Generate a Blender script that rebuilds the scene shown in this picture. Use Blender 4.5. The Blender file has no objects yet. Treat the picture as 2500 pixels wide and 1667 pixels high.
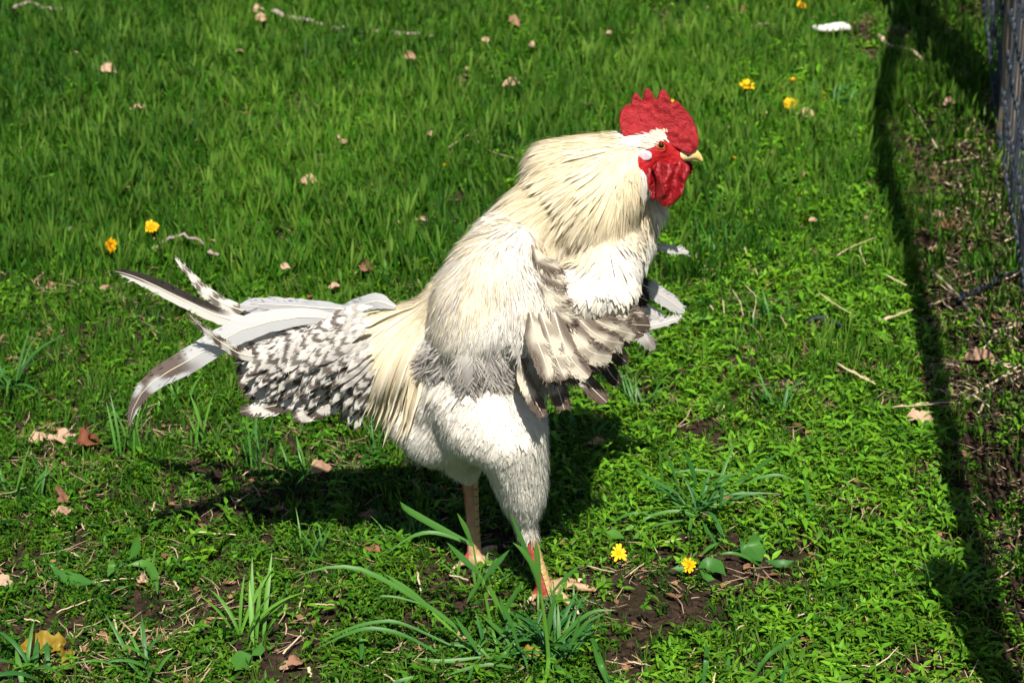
import bpy, bmesh, math, random
import numpy as np
from mathutils import Vector, Matrix
from mathutils.bvhtree import BVHTree

random.seed(7)
RNG = np.random.default_rng(7)
scene = bpy.context.scene
COL = scene.collection

# ------------------------------------------------------------------ camera
CAM = np.array([0.0, -2.53, 1.5])
PITCH = math.radians(25.0)
F = 5930.0                                  # focal length in photograph pixels
cd = bpy.data.cameras.new('camera')
cam = bpy.data.objects.new('camera', cd)
COL.objects.link(cam)
cam.location = CAM
cam.rotation_euler = (math.radians(90) - PITCH, 0, 0)
cd.sensor_width = 36.0
cd.sensor_fit = 'HORIZONTAL'
cd.lens = F / 2500 * 36
cd.clip_start = 0.05
cd.clip_end = 1000
cd.dof.use_dof = True
cd.dof.focus_distance = 2.76
cd.dof.aperture_fstop = 11.0
scene.camera = cam

# ------------------------------------------------------------------ light
SUN_EL, SUN_AZ = math.radians(54), math.radians(172)      # azimuth clockwise from +Y
w = bpy.data.worlds.new('World')
scene.world = w
w.use_nodes = True
nt = w.node_tree
sky = nt.nodes.new('ShaderNodeTexSky')
sky.sky_type = 'NISHITA'
sky.sun_disc = False
sky.sun_elevation = SUN_EL
sky.sun_rotation = SUN_AZ
nt.links.new(sky.outputs[0], nt.nodes['Background'].inputs[0])
nt.nodes['Background'].inputs[1].default_value = 0.05
sd = bpy.data.lights.new('sun', 'SUN')
sd.energy = 5.0
sd.angle = math.radians(0.5)
sd.color = (1.0, 0.955, 0.875)
sun = bpy.data.objects.new('sun', sd)
COL.objects.link(sun)
to_sun = Vector((math.sin(SUN_AZ) * math.cos(SUN_EL), math.cos(SUN_AZ) * math.cos(SUN_EL), math.sin(SUN_EL)))
sun.rotation_euler = to_sun.to_track_quat('Z', 'Y').to_euler()
sun.location = to_sun * 20
scene.view_settings.view_transform = 'Standard'
scene.view_settings.look = 'None'
scene.view_settings.gamma = 1.0
scene.view_settings.exposure = 0.75
scene.render.engine = 'CYCLES'
scene.cycles.max_bounces = 4
scene.cycles.use_adaptive_sampling = True
scene.cycles.adaptive_threshold = 0.03
scene.cycles.diffuse_bounces = 3
scene.cycles.transmission_bounces = 3
scene.cycles.transparent_max_bounces = 8

# ------------------------------------------------------------------ picture <-> place
FWD = np.array([0, math.cos(PITCH), -math.sin(PITCH)])
UP = np.array([0, math.sin(PITCH), math.cos(PITCH)])


def ray(px, py):
    d = FWD + UP * ((833.5 - py) / F)
    d[0] += (px - 1250) / F
    return d


def P(px, py, Y=0.0):
    """the point of the upright plane y = Y that stands at this spot of the photograph"""
    d = ray(px, py)
    return CAM + d * ((Y - CAM[1]) / d[1])


def vhash(ix, iy, s):
    h = np.sin(ix * 127.1 + iy * 311.7 + s * 74.7) * 43758.5453
    return h - np.floor(h)


def vnoise(x, y, s=0):
    x, y = np.asarray(x, float), np.asarray(y, float)
    ix, iy = np.floor(x), np.floor(y)
    fx, fy = x - ix, y - iy
    fx, fy = fx * fx * (3 - 2 * fx), fy * fy * (3 - 2 * fy)
    a = vhash(ix, iy, s) * (1 - fx) + vhash(ix + 1, iy, s) * fx
    b = vhash(ix, iy + 1, s) * (1 - fx) + vhash(ix + 1, iy + 1, s) * fx
    return a * (1 - fy) + b * fy


def fnoise(x, y, s=0):
    return (vnoise(x, y, s) * .55 + vnoise(x * 2.1, y * 2.1, s + 3) * .3 + vnoise(x * 4.3, y * 4.3, s + 5) * .15)


def gh(x, y):
    """height of the ground"""
    x, y = np.asarray(x, float), np.asarray(y, float)
    h = (fnoise(x * 2.2, y * 2.2, 1) - .5) * .05 + (fnoise(x * 13, y * 13, 2) - .5) * .016
    d = np.hypot((x - .0) / 1.6, (y + .0) / 1.2)
    return h * np.clip((d - .08) / .25, 0.05, 1) - .001


def G(px, py, up=0.0):
    d = ray(px, py)
    p = CAM + d * ((0 - CAM[2]) / d[2])
    for _ in range(4):
        z = float(gh(p[0], p[1])) + up
        p = CAM + d * ((z - CAM[2]) / d[2])
    return p


def to_px(p):
    p = np.asarray(p, float)
    d = p - CAM
    dep = d @ FWD
    return 1250 + F * d[..., 0] / dep, 833.5 - F * (d @ UP) / dep


def nrm(v):
    v = np.asarray(v, float)
    return v / (np.linalg.norm(v, axis=-1, keepdims=True) + 1e-12)


def catmull(pts, n):
    pts = np.asarray(pts, float)
    if len(pts) == 2:
        t = np.linspace(0, 1, n)[:, None]
        return pts[0] * (1 - t) + pts[1] * t
    q = np.vstack([2 * pts[0] - pts[1], pts, 2 * pts[-1] - pts[-2]])
    out = []
    for t in np.linspace(0, len(pts) - 1 - 1e-6, n):
        i = int(t)
        f = t - i
        a, b, c, d = q[i], q[i + 1], q[i + 2], q[i + 3]
        out.append(.5 * (2 * b + (c - a) * f + (2 * a - 5 * b + 4 * c - d) * f * f + (3 * b - a - 3 * c + d) * f ** 3))
    return np.array(out)


def in_poly(x, y, poly):
    c = False
    n = len(poly)
    for i in range(n):
        x1, y1 = poly[i]
        x2, y2 = poly[i - 1]
        if (y1 > y) != (y2 > y) and x < (x2 - x1) * (y - y1) / (y2 - y1) + x1:
            c = not c
    return c


# ------------------------------------------------------------------ mesh helpers
def fast_mesh(name, verts, faces, uv=None, col=None, smooth=True):
    """faces: list of equal-length index rows (numpy) or a list of lists"""
    me = bpy.data.meshes.new(name)
    verts = np.asarray(verts, np.float32)
    if isinstance(faces, np.ndarray):
        k = faces.shape[1]
        idx = faces.astype(np.int32).ravel()
        me.vertices.add(len(verts))
        me.vertices.foreach_set('co', verts.ravel())
        me.loops.add(len(idx))
        me.loops.foreach_set('vertex_index', idx)
        me.polygons.add(len(faces))
        me.polygons.foreach_set('loop_start', np.arange(0, len(idx), k, dtype=np.int32))
        me.update(calc_edges=True)
    else:
        me.from_pydata([tuple(v) for v in verts], [], [tuple(f) for f in faces])
        idx = np.zeros(len(me.loops), np.int32)
        me.loops.foreach_get('vertex_index', idx)
    if uv is not None:
        l = me.uv_layers.new(name='UVMap')
        l.data.foreach_set('uv', np.asarray(uv, np.float32)[idx].ravel())
    if col is not None:
        a = me.color_attributes.new('Col', 'FLOAT_COLOR', 'POINT')
        c = np.ones((len(verts), 4), np.float32)
        c[:, :3] = col
        a.data.foreach_set('color', c.ravel())
    if smooth:
        me.polygons.foreach_set('use_smooth', np.ones(len(me.polygons), bool))
    me.validate()
    return me


def obj(name, me, mat, parent=None, loc=(0, 0, 0), kind=None):
    o = bpy.data.objects.new(name, me)
    COL.objects.link(o)
    o.location = loc
    if mat is not None and me is not None and len(me.materials) == 0:
        me.materials.append(mat)
    if parent is not None:
        o.parent = parent
    if kind:
        o['kind'] = kind
    return o


def root(name, loc, label, cat, group=None):
    o = bpy.data.objects.new(name, None)
    o.empty_display_size = .05
    COL.objects.link(o)
    o.location = [float(v) for v in loc]
    return tag(o, label, cat, group)


def tag(o, label, cat, group=None, kind=None):
    o['label'] = label
    o['category'] = cat
    if group:
        o['group'] = group
    if kind:
        o['kind'] = kind
    return o


def loc_of(o):
    v = np.array(o.location)
    while o.parent is not None:
        o = o.parent
        v = v + np.array(o.location)
    return v


def ribbon(pts, nor, wid, nu=2, cup=0.0):
    pts = np.asarray(pts, float)
    n = len(pts)
    t = nrm(np.gradient(pts, axis=0))
    nor = np.asarray(nor, float)
    if nor.ndim == 1:
        nor = np.repeat(nor[None], n, 0)
    side = nrm(np.cross(t, nor))
    nn = nrm(np.cross(side, t))
    u = np.linspace(-1, 1, nu + 1)
    wid = np.asarray(wid, float)
    if wid.ndim == 1:
        W = wid[:, None] * u[None]
    else:                                     # separate left and right widths
        W = np.where(u[None] < 0, wid[:, :1] * u[None], wid[:, 1:] * u[None])
    V = pts[:, None] + side[:, None] * W[..., None] - nn[:, None] * (cup * np.abs(W))[..., None]
    i = np.arange(n - 1)[:, None] * (nu + 1) + np.arange(nu)[None]
    i = i.ravel()
    faces = np.stack([i, i + 1, i + nu + 2, i + nu + 1], 1)
    v = np.linspace(0, 1, n)
    uv = np.stack([np.repeat(u[None], n, 0).ravel(), np.repeat(v[:, None], nu + 1, 1).ravel()], 1)
    return V.reshape(-1, 3), faces, uv


class Acc:
    def __init__(s):
        s.v, s.f, s.u, s.c, s.n, s.nn = [], [], [], [], 0, []

    def add(s, V, Fc, U, C, N=None):
        if N is not None:
            s.nn.append(N)
        s.v.append(V)
        s.f.append(Fc + s.n)
        s.u.append(U)
        C = np.asarray(C, float)
        s.c.append(np.repeat(C[None], len(V), 0) if C.ndim == 1 else C)
        s.n += len(V)

    def mesh(s, name, origin=(0, 0, 0)):
        me = fast_mesh(name, np.vstack(s.v) - np.asarray(origin), np.vstack(s.f), np.vstack(s.u), np.vstack(s.c))
        if s.nn and sum(map(len, s.nn)) == len(me.vertices):          # soft plumage is shaded as one surface
            me.normals_split_custom_set_from_vertices(nrm(np.vstack(s.nn)).astype(np.float32))
        return me


def loft(path, ra, rb, seg=10, upv=(0, 0, 1), close=True):
    """tube along PATH with half axes RA (sideways) and RB (towards upv)"""
    path = np.asarray(path, float)
    n = len(path)
    ra = np.broadcast_to(np.asarray(ra, float), (n,))
    rb = np.broadcast_to(np.asarray(rb, float), (n,))
    t = nrm(np.gradient(path, axis=0))
    side = nrm(np.cross(t, np.asarray(upv, float)))
    upn = np.cross(side, t)
    a = np.arange(seg) / seg * 2 * math.pi
    V = path[:, None] + side[:, None] * (ra[:, None] * np.cos(a))[..., None] + upn[:, None] * (rb[:, None] * np.sin(a))[..., None]
    V = V.reshape(-1, 3)
    fc = []
    for i in range(n - 1):
        for j in range(seg):
            k = (j + 1) % seg
            fc.append((i * seg + j, i * seg + k, (i + 1) * seg + k, (i + 1) * seg + j))
    if close:
        fc.append(tuple(range(seg))[::-1])
        fc.append(tuple((n - 1) * seg + j for j in range(seg)))
    return V, fc


def eval_mesh(name, me, mods):
    """apply modifiers to a mesh without bpy.ops"""
    o = bpy.data.objects.new('temporary', me)
    COL.objects.link(o)
    for typ, kw in mods:
        m = o.modifiers.new(typ.lower(), typ)
        for k, v in kw.items():
            setattr(m, k, v)
    bpy.context.view_layer.update()
    dg = bpy.context.evaluated_depsgraph_get()
    out = bpy.data.meshes.new_from_object(o.evaluated_get(dg))
    out.name = name
    bpy.data.objects.remove(o)
    bpy.data.meshes.remove(me)
    return out


def verts_of(me):
    a = np.zeros(len(me.vertices) * 3, np.float32)
    me.vertices.foreach_get('co', a)
    return a.reshape(-1, 3).astype(float)


def set_verts(me, V):
    me.vertices.foreach_set('co', np.asarray(V, np.float32).ravel())
    me.update()


# ------------------------------------------------------------------ materials
def mat_new(name):
    m = bpy.data.materials.new(name)
    m.use_nodes = True
    n = m.node_tree.nodes
    b = n['Principled BSDF']
    return m, m.node_tree, n, m.node_tree.links, b


def mat_plain(name, col, rough=.6, noise=None, bump=None, spec=.3, scale2=.35):
    m, t, n, l, b = mat_new(name)
    b.inputs['Roughness'].default_value = rough
    b.inputs['Specular IOR Level'].default_value = spec
    b.inputs['Base Color'].default_value = (*col, 1)
    tc = n.new('ShaderNodeTexCoord')
    if noise:
        sc, col2 = noise
        tx = n.new('ShaderNodeTexNoise')
        tx.inputs['Scale'].default_value = sc
        tx.inputs['Detail'].default_value = 6
        tx.inputs['Roughness'].default_value = .65
        l.new(tc.outputs['Object'], tx.inputs['Vector'])
        r = n.new('ShaderNodeValToRGB')
        r.color_ramp.elements[0].position = .5 - scale2 / 2
        r.color_ramp.elements[1].position = .5 + scale2 / 2
        r.color_ramp.elements[0].color = (*col, 1)
        r.color_ramp.elements[1].color = (*col2, 1)
        l.new(tx.outputs[0], r.inputs[0])
        l.new(r.outputs[0], b.inputs['Base Color'])
    if bump:
        sc, st, dist = bump
        tx = n.new('ShaderNodeTexNoise')
        tx.inputs['Scale'].default_value = sc
        tx.inputs['Detail'].default_value = 4
        l.new(tc.outputs['Object'], tx.inputs['Vector'])
        bp = n.new('ShaderNodeBump')
        bp.inputs['Strength'].default_value = st
        bp.inputs['Distance'].default_value = dist
        l.new(tx.outputs[0], bp.inputs['Height'])
        l.new(bp.outputs[0], b.inputs['Normal'])
    return m


def mat_feather(name, barbs=70, trans=.25, bump=.5, dist=.0008):
    """vane colour from the 'Col' pattern, fine slanted barbs from UV, light shining through thin vanes"""
    m, t, n, l, b = mat_new(name)
    b.inputs['Roughness'].default_value = .75
    b.inputs['Specular IOR Level'].default_value = .15
    at = n.new('ShaderNodeAttribute')
    at.attribute_name = 'Col'
    l.new(at.outputs['Color'], b.inputs['Base Color'])
    uv = n.new('ShaderNodeUVMap')
    sp = n.new('ShaderNodeSeparateXYZ')
    l.new(uv.outputs[0], sp.inputs[0])
    ab = n.new('ShaderNodeMath'); ab.operation = 'ABSOLUTE'
    l.new(sp.outputs['X'], ab.inputs[0])
    m1 = n.new('ShaderNodeMath'); m1.operation = 'MULTIPLY'; m1.inputs[1].default_value = -.12
    l.new(ab.outputs[0], m1.inputs[0])
    ad = n.new('ShaderNodeMath'); ad.operation = 'ADD'
    l.new(m1.outputs[0], ad.inputs[0]); l.new(sp.outputs['Y'], ad.inputs[1])
    m2 = n.new('ShaderNodeMath'); m2.operation = 'MULTIPLY'; m2.inputs[1].default_value = barbs * 6.28
    l.new(ad.outputs[0], m2.inputs[0])
    sn = n.new('ShaderNodeMath'); sn.operation = 'SINE'
    l.new(m2.outputs[0], sn.inputs[0])
    bp = n.new('ShaderNodeBump')
    bp.inputs['Strength'].default_value = bump
    bp.inputs['Distance'].default_value = dist
    l.new(sn.outputs[0], bp.inputs['Height'])
    l.new(bp.outputs[0], b.inputs['Normal'])
    tr = n.new('ShaderNodeBsdfTranslucent')
    l.new(at.outputs['Color'], tr.inputs['Color'])
    mx = n.new('ShaderNodeMixShader')
    mx.inputs[0].default_value = trans
    l.new(b.outputs[0], mx.inputs[1]); l.new(tr.outputs[0], mx.inputs[2])
    l.new(mx.outputs[0], n['Material Output'].inputs['Surface'])
    return m


def mat_leaf(name, dark, light, tip=None, trans=.35, rough=.45, spec=.4, inst=True):
    """green blade or leaf: colour varies from plant to plant (attribute 'tint') and from base to tip ('Col')"""
    m, t, n, l, b = mat_new(name)
    b.inputs['Roughness'].default_value = rough
    b.inputs['Specular IOR Level'].default_value = spec
    at = n.new('ShaderNodeAttribute')
    at.attribute_type = 'INSTANCER' if inst else 'OBJECT'
    at.attribute_name = 'tint'
    mx = n.new('ShaderNodeMix'); mx.data_type = 'RGBA'
    mx.inputs['A'].default_value = (*dark, 1); mx.inputs['B'].default_value = (*light, 1)
    l.new(at.outputs['Fac'], mx.inputs['Factor'])
    vc = n.new('ShaderNodeAttribute'); vc.attribute_name = 'Col'
    ml = n.new('ShaderNodeMix'); ml.data_type = 'RGBA'; ml.blend_type = 'MULTIPLY'
    ml.inputs['Factor'].default_value = 1
    l.new(mx.outputs['Result'], ml.inputs['A']); l.new(vc.outputs['Color'], ml.inputs['B'])
    l.new(ml.outputs['Result'], b.inputs['Base Color'])
    tr = n.new('ShaderNodeBsdfTranslucent')
    l.new(ml.outputs['Result'], tr.inputs['Color'])
    ms = n.new('ShaderNodeMixShader'); ms.inputs[0].default_value = trans
    l.new(b.outputs[0], ms.inputs[1]); l.new(tr.outputs[0], ms.inputs[2])
    l.new(ms.outputs[0], n['Material Output'].inputs['Surface'])
    return m


M = {}
M['feather'] = mat_feather('barred_feather', 70, .22, .25, .0004)
M['quill'] = mat_feather('large_feather', 90, .22, .35, .0006)
M['fluff'] = mat_feather('down', 20, .15, 0, .0003)
M['skin'] = mat_plain('plumage_base', (.60, .55, .46), .9, (60, (.52, .46, .37)), spec=.05)
M['red'] = mat_plain('red_face_skin', (.28, .006, .009), .42, (130, (.40, .015, .016)), (230, .6, .003), .4, .5)
M['comb'] = mat_plain('comb_skin', (.25, .005, .010), .42, (130, (.40, .013, .017)), (700, .8, .003), .4, .4)
M['wattle'] = mat_plain('wattle_skin', (.30, .004, .008), .42, (110, (.16, .003, .006)), (330, .75, .0032), .5, .35)
M['lobe'] = mat_plain('earlobe_skin', (.62, .56, .58), .5, (150, (.5, .36, .38)), (200, .3, .001))
M['beak'] = mat_plain('beak_horn', (.66, .42, .12), .33, (60, (.70, .54, .30)), None, .45)
M['leg'] = mat_plain('leg_skin', (.44, .31, .17), .5, (85, (.38, .19, .11)), (350, .5, .002), .4, .25)
M['scute'] = mat_plain('leg_scale', (.52, .36, .15), .42, (70, (.46, .26, .12)), (300, .3, .001), .4)
M['redleg'] = mat_plain('red_leg_skin', (.30, .028, .024), .5, (160, (.40, .11, .07)), (350, .5, .002), .4)
M['claw'] = mat_plain('claw_horn', (.55, .42, .26), .4)
M['iris'] = mat_plain('iris', (.55, .12, .01), .12, (300, (.40, .06, .01)), None, .6)
M['pupil'] = mat_plain('pupil', (.004, .003, .003), .06, None, None, .7)
M['soil'] = None
M['grass'] = mat_leaf('grass_blade', (.008, .052, .003), (.074, .205, .011), trans=.32, rough=.6, spec=.15)
M['weed'] = mat_leaf('weed_leaf', (.016, .088, .004), (.128, .315, .016), trans=.34, rough=.5, spec=.2)
M['straw'] = mat_leaf('dry_straw', (.24, .165, .10), (.58, .46, .30), trans=.15, rough=.7, spec=.2)
M['blade'] = mat_leaf('coarse_blade', (.018, .105, .024), (.110, .275, .030), trans=.3, rough=.45, spec=.3, inst=False)
M['dryleaf'] = mat_leaf('dry_leaf', (.17, .055, .025), (.52, .36, .24), trans=.18, rough=.7, spec=.2, inst=False)
M['oldleaf'] = mat_leaf('yellowed_leaf', (.18, .13, .012), (.32, .20, .02), trans=.25, rough=.5, spec=.3, inst=False)
M['petal'] = mat_leaf('yellow_petal', (.80, .40, .005), (.80, .55, .01), trans=.25, rough=.6, spec=.15, inst=False)
M['wire'] = mat_plain('galvanised_wire', (.035, .044, .062), .65, (60, (.07, .08, .10)), None, .5)
M['wire'].node_tree.nodes['Principled BSDF'].inputs['Metallic'].default_value = .5
M['twig'] = mat_plain('twig_bark', (.17, .13, .10), .85, (90, (.32, .27, .23)), (200, .6, .002), .1)
M['darktwig'] = mat_plain('dark_wet_twig', (.015, .02, .025), .5, (90, (.03, .035, .04)), None, .3)


def soil_material():
    m, t, n, l, b = mat_new('soil')
    b.inputs['Roughness'].default_value = .95
    b.inputs['Specular IOR Level'].default_value = .1
    tc = n.new('ShaderNodeTexCoord')

    def noise(sc, det=8, ro=.65):
        x = n.new('ShaderNodeTexNoise')
        x.inputs['Scale'].default_value = sc
        x.inputs['Detail'].default_value = det
        x.inputs['Roughness'].default_value = ro
        l.new(tc.outputs['Object'], x.inputs['Vector'])
        return x

    def ramp(x, a, b_, pa, pb):
        r = n.new('ShaderNodeValToRGB')
        e = r.color_ramp.elements
        e[0].position, e[1].position = pa, pb
        e[0].color, e[1].color = (*a, 1), (*b_, 1)
        l.new(x.outputs[0], r.inputs[0])
        return r
    fine = ramp(noise(90), (.016, .010, .007), (.075, .047, .032), .35, .7)
    moss = ramp(noise(9), (1, 1, 1), (.75, .95, .62), .45, .65)
    mx = n.new('ShaderNodeMix'); mx.data_type = 'RGBA'; mx.blend_type = 'MULTIPLY'
    mx.inputs['Factor'].default_value = .8
    l.new(fine.outputs[0], mx.inputs['A']); l.new(moss.outputs[0], mx.inputs['B'])
    l.new(mx.outputs['Result'], b.inputs['Base Color'])
    bp = n.new('ShaderNodeBump')
    bp.inputs['Strength'].default_value = .9
    bp.inputs['Distance'].default_value = .008
    l.new(noise(150).outputs[0], bp.inputs['Height'])
    l.new(bp.outputs[0], b.inputs['Normal'])
    return m


M['soil'] = soil_material()


def wood_material():
    m, t, n, l, b = mat_new('weathered_wood')
    b.inputs['Roughness'].default_value = .85
    b.inputs['Specular IOR Level'].default_value = .15
    tc = n.new('ShaderNodeTexCoord')
    mp = n.new('ShaderNodeMapping')
    mp.inputs['Scale'].default_value = (60, 60, 3)
    l.new(tc.outputs['Object'], mp.inputs[0])
    tx = n.new('ShaderNodeTexNoise'); tx.inputs['Scale'].default_value = 2.2; tx.inputs['Detail'].default_value = 6
    l.new(mp.outputs[0], tx.inputs['Vector'])
    r = n.new('ShaderNodeValToRGB')
    e = r.color_ramp.elements
    e[0].position, e[1].position = .33, .68
    e[0].color, e[1].color = (.08, .05, .03, 1), (.34, .27, .20, 1)
    l.new(tx.outputs[0], r.inputs[0]); l.new(r.outputs[0], b.inputs['Base Color'])
    bp = n.new('ShaderNodeBump'); bp.inputs['Strength'].default_value = .7; bp.inputs['Distance'].default_value = .006
    l.new(tx.outputs[0], bp.inputs['Height']); l.new(bp.outputs[0], b.inputs['Normal'])
    return m


M['wood'] = wood_material()

# ------------------------------------------------------------------ ground
ax = np.concatenate([-np.geomspace(2.4, 160, 26)[::-1], np.linspace(-2.3, 2.3, 230), np.geomspace(2.4, 160, 26)])
ay = np.concatenate([-np.geomspace(1.8, 160, 26)[::-1], np.linspace(-1.7, 3.6, 260), np.geomspace(3.7, 160, 26)])
gx, gy = np.meshgrid(ax, ay)
fade = np.clip(1 - (np.hypot(gx, gy) - 6) / 20, 0, 1)
gz = gh(gx, gy) * fade + (fnoise(gx * 60, gy * 60, 9) - .5) * .006 * (np.hypot(gx, gy - 1) < 3)
gv = np.stack([gx, gy, gz], -1).reshape(-1, 3)
nx = len(ax)
gi = (np.arange(len(ay) - 1)[:, None] * nx + np.arange(nx - 1)[None]).ravel()
ground = obj('ground', fast_mesh('ground', gv, np.stack([gi, gi + 1, gi + nx + 1, gi + nx], 1)), M['soil'], kind='structure')
ground['label'] = 'dark brown soil under the lawn'

# fence line (on the ground, running away from the viewer on the right)
FA, FB = G(2500, 790), G(2392, 0)
FDIR = nrm(np.array([FB[0] - FA[0], FB[1] - FA[1], 0]))
FNOR = np.array([FDIR[1], -FDIR[0], 0])       # to the right, away from the lawn

# ------------------------------------------------------------------ vegetation prototypes
protos = bpy.data.collections.new('plant_prototypes')      # never linked to the scene: only sources for the sward


def proto(name, acc, mat):
    me = acc.mesh(name)
    me.materials.append(mat)
    o = bpy.data.objects.new(name, me)
    return o


def blade_pts(L, az, lean, bend, n=5, base=(0, 0)):
    """a blade that starts at BASE, leans LEAN and bends over by BEND (radians)"""
    a = lean
    p = np.array([base[0], base[1], 0.0])
    out = [p.copy()]
    for i in range(n - 1):
        d = np.array([math.sin(a) * math.cos(az), math.sin(a) * math.sin(az), math.cos(a)])
        p = p + d * L / (n - 1)
        out.append(p.copy())
        a += bend / (n - 1)
    return np.array(out)


def grass_tuft(k, nb, hmin, hmax, wd, spike=0):
    R = random.Random(100 + k)
    acc = Acc()
    for i in range(nb):
        L = R.uniform(hmin, hmax)
        az = R.uniform(0, 6.283)
        lean = abs(R.gauss(.14, .16))
        pts = blade_pts(L, az, lean, R.uniform(.05, 1.0), 5, (R.gauss(0, .008), R.gauss(0, .007)))
        rt = az + math.pi / 2 + R.uniform(-.9, .9)
        nor = np.array([math.cos(rt + 1.57), math.sin(rt + 1.57), .3])
        wv = np.array([.75, 1, .95, .65, .06]) * wd * R.uniform(.7, 1.25) / 2
        br = R.uniform(.6, 1.35)
        yl = R.uniform(0, .25)
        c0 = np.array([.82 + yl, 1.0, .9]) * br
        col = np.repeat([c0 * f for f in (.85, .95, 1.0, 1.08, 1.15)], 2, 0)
        if R.random() < .1:
            col = col * np.array([2.2, 1.35, 2.0])
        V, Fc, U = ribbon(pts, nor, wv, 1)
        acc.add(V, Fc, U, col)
    for i in range(spike):
        L = R.uniform(hmax, hmax * 1.35)
        pts = blade_pts(L, R.uniform(0, 6.28), R.uniform(0, .25), R.uniform(0, .4), 6)
        for q in (0, 1):
            nor = np.array([math.cos(q * 1.57 + .6), math.sin(q * 1.57 + .6), 0])
            V, Fc, U = ribbon(pts, nor, np.array([.3, .3, .3, .9, 1.1, .2]) * .0016, 1)
            acc.add(V, Fc, U, np.array([2.3, 1.5, 3.2]))
    return proto('grass_tuft', acc, M['grass'])


def leaf_ribbon(acc, base, az, elev, L, W, col, droop=.5, n=4, fold=.35):
    e = elev
    p = np.array(base, float)
    pts = [p.copy()]
    for i in range(n - 1):
        p = p + np.array([math.cos(e) * math.cos(az), math.cos(e) * math.sin(az), math.sin(e)]) * L / (n - 1)
        pts.append(p.copy())
        e -= droop / (n - 1)
    prof = {4: [.12, 1, .68, .03], 5: [.12, .8, 1, .7, .05]}[n]
    V, Fc, U = ribbon(pts, np.array([0, 0, 1.0]), np.array(prof) * W / 2, 2, -fold)
    acc.add(V, Fc, U, col)


def seedling(k, nst, lmin, lmax, rat, hmax):
    R = random.Random(300 + k)
    acc = Acc()
    for s in range(nst):
        bx, by = R.gauss(0, .010), R.gauss(0, .010)
        h = R.uniform(.25, 1) * hmax
        saz, sl = R.uniform(0, 6.28), R.uniform(0, .5)
        top = np.array([bx + math.cos(saz) * math.sin(sl) * h, by + math.sin(saz) * math.sin(sl) * h, h * math.cos(sl)])
        V, Fc, U = ribbon(np.array([[bx, by, 0], (np.array([bx, by, 0]) + top) / 2, top]), np.array([.3, -1, .1]), [.0007, .0007, .0005], 1)
        acc.add(V, Fc, U, np.array([1.6, .95, .9]))
        a0 = R.uniform(0, 6.28)
        npair = R.choice([1, 2, 2, 3])
        for q in range(npair):
            f = 1 - .33 * q
            pt = np.array([bx, by, 0]) * (1 - f) + top * f
            for sgn in (0, math.pi):
                L = R.uniform(lmin, lmax) * (1 - .12 * (npair - 1 - q))
                br = R.uniform(.5, 1.35)
                leaf_ribbon(acc, pt, a0 + q * 1.4 + sgn + R.gauss(0, .3), R.uniform(.0, .75), L, L * rat * R.uniform(.8, 1.2),
                            np.array([R.uniform(.9, 1.25), 1, .9]) * br, R.uniform(.3, 1.1), 4)
    return proto('weed_sprig', acc, M['weed'])


def litter(k):
    R = random.Random(500 + k)
    acc = Acc()
    for i in range(R.randint(4, 7)):
        L = R.uniform(.008, .034)
        az = R.uniform(0, 6.28)
        c = np.array([R.gauss(0, .014), R.gauss(0, .014), R.uniform(.001, .010)])
        d = np.array([math.cos(az), math.sin(az), R.uniform(-.15, .3)])
        bend = np.array([-d[1], d[0], 0]) * R.uniform(-.12, .12) * L
        V, Fc, U = ribbon(np.array([c - d * L / 2, c + bend, c + d * L / 2]), np.array([0, 0, 1.0]), np.array([.8, 1, .6]) * R.uniform(.0003, .0008), 1, 0)
        acc.add(V, Fc, U, np.array([1, .95, .9]) * R.uniform(.55, 1.25))
    for i in range(R.randint(0, 2)):
        leaf_ribbon(acc, (R.gauss(0, .01), R.gauss(0, .01), .003), R.uniform(0, 6.28), R.uniform(-.1, .5), R.uniform(.006, .016), R.uniform(.004, .01),
                    np.array([.8, .55, .42]) * R.uniform(.5, 1), R.uniform(-.5, .8))
    return proto('straw_bits', acc, M['straw'])


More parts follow.
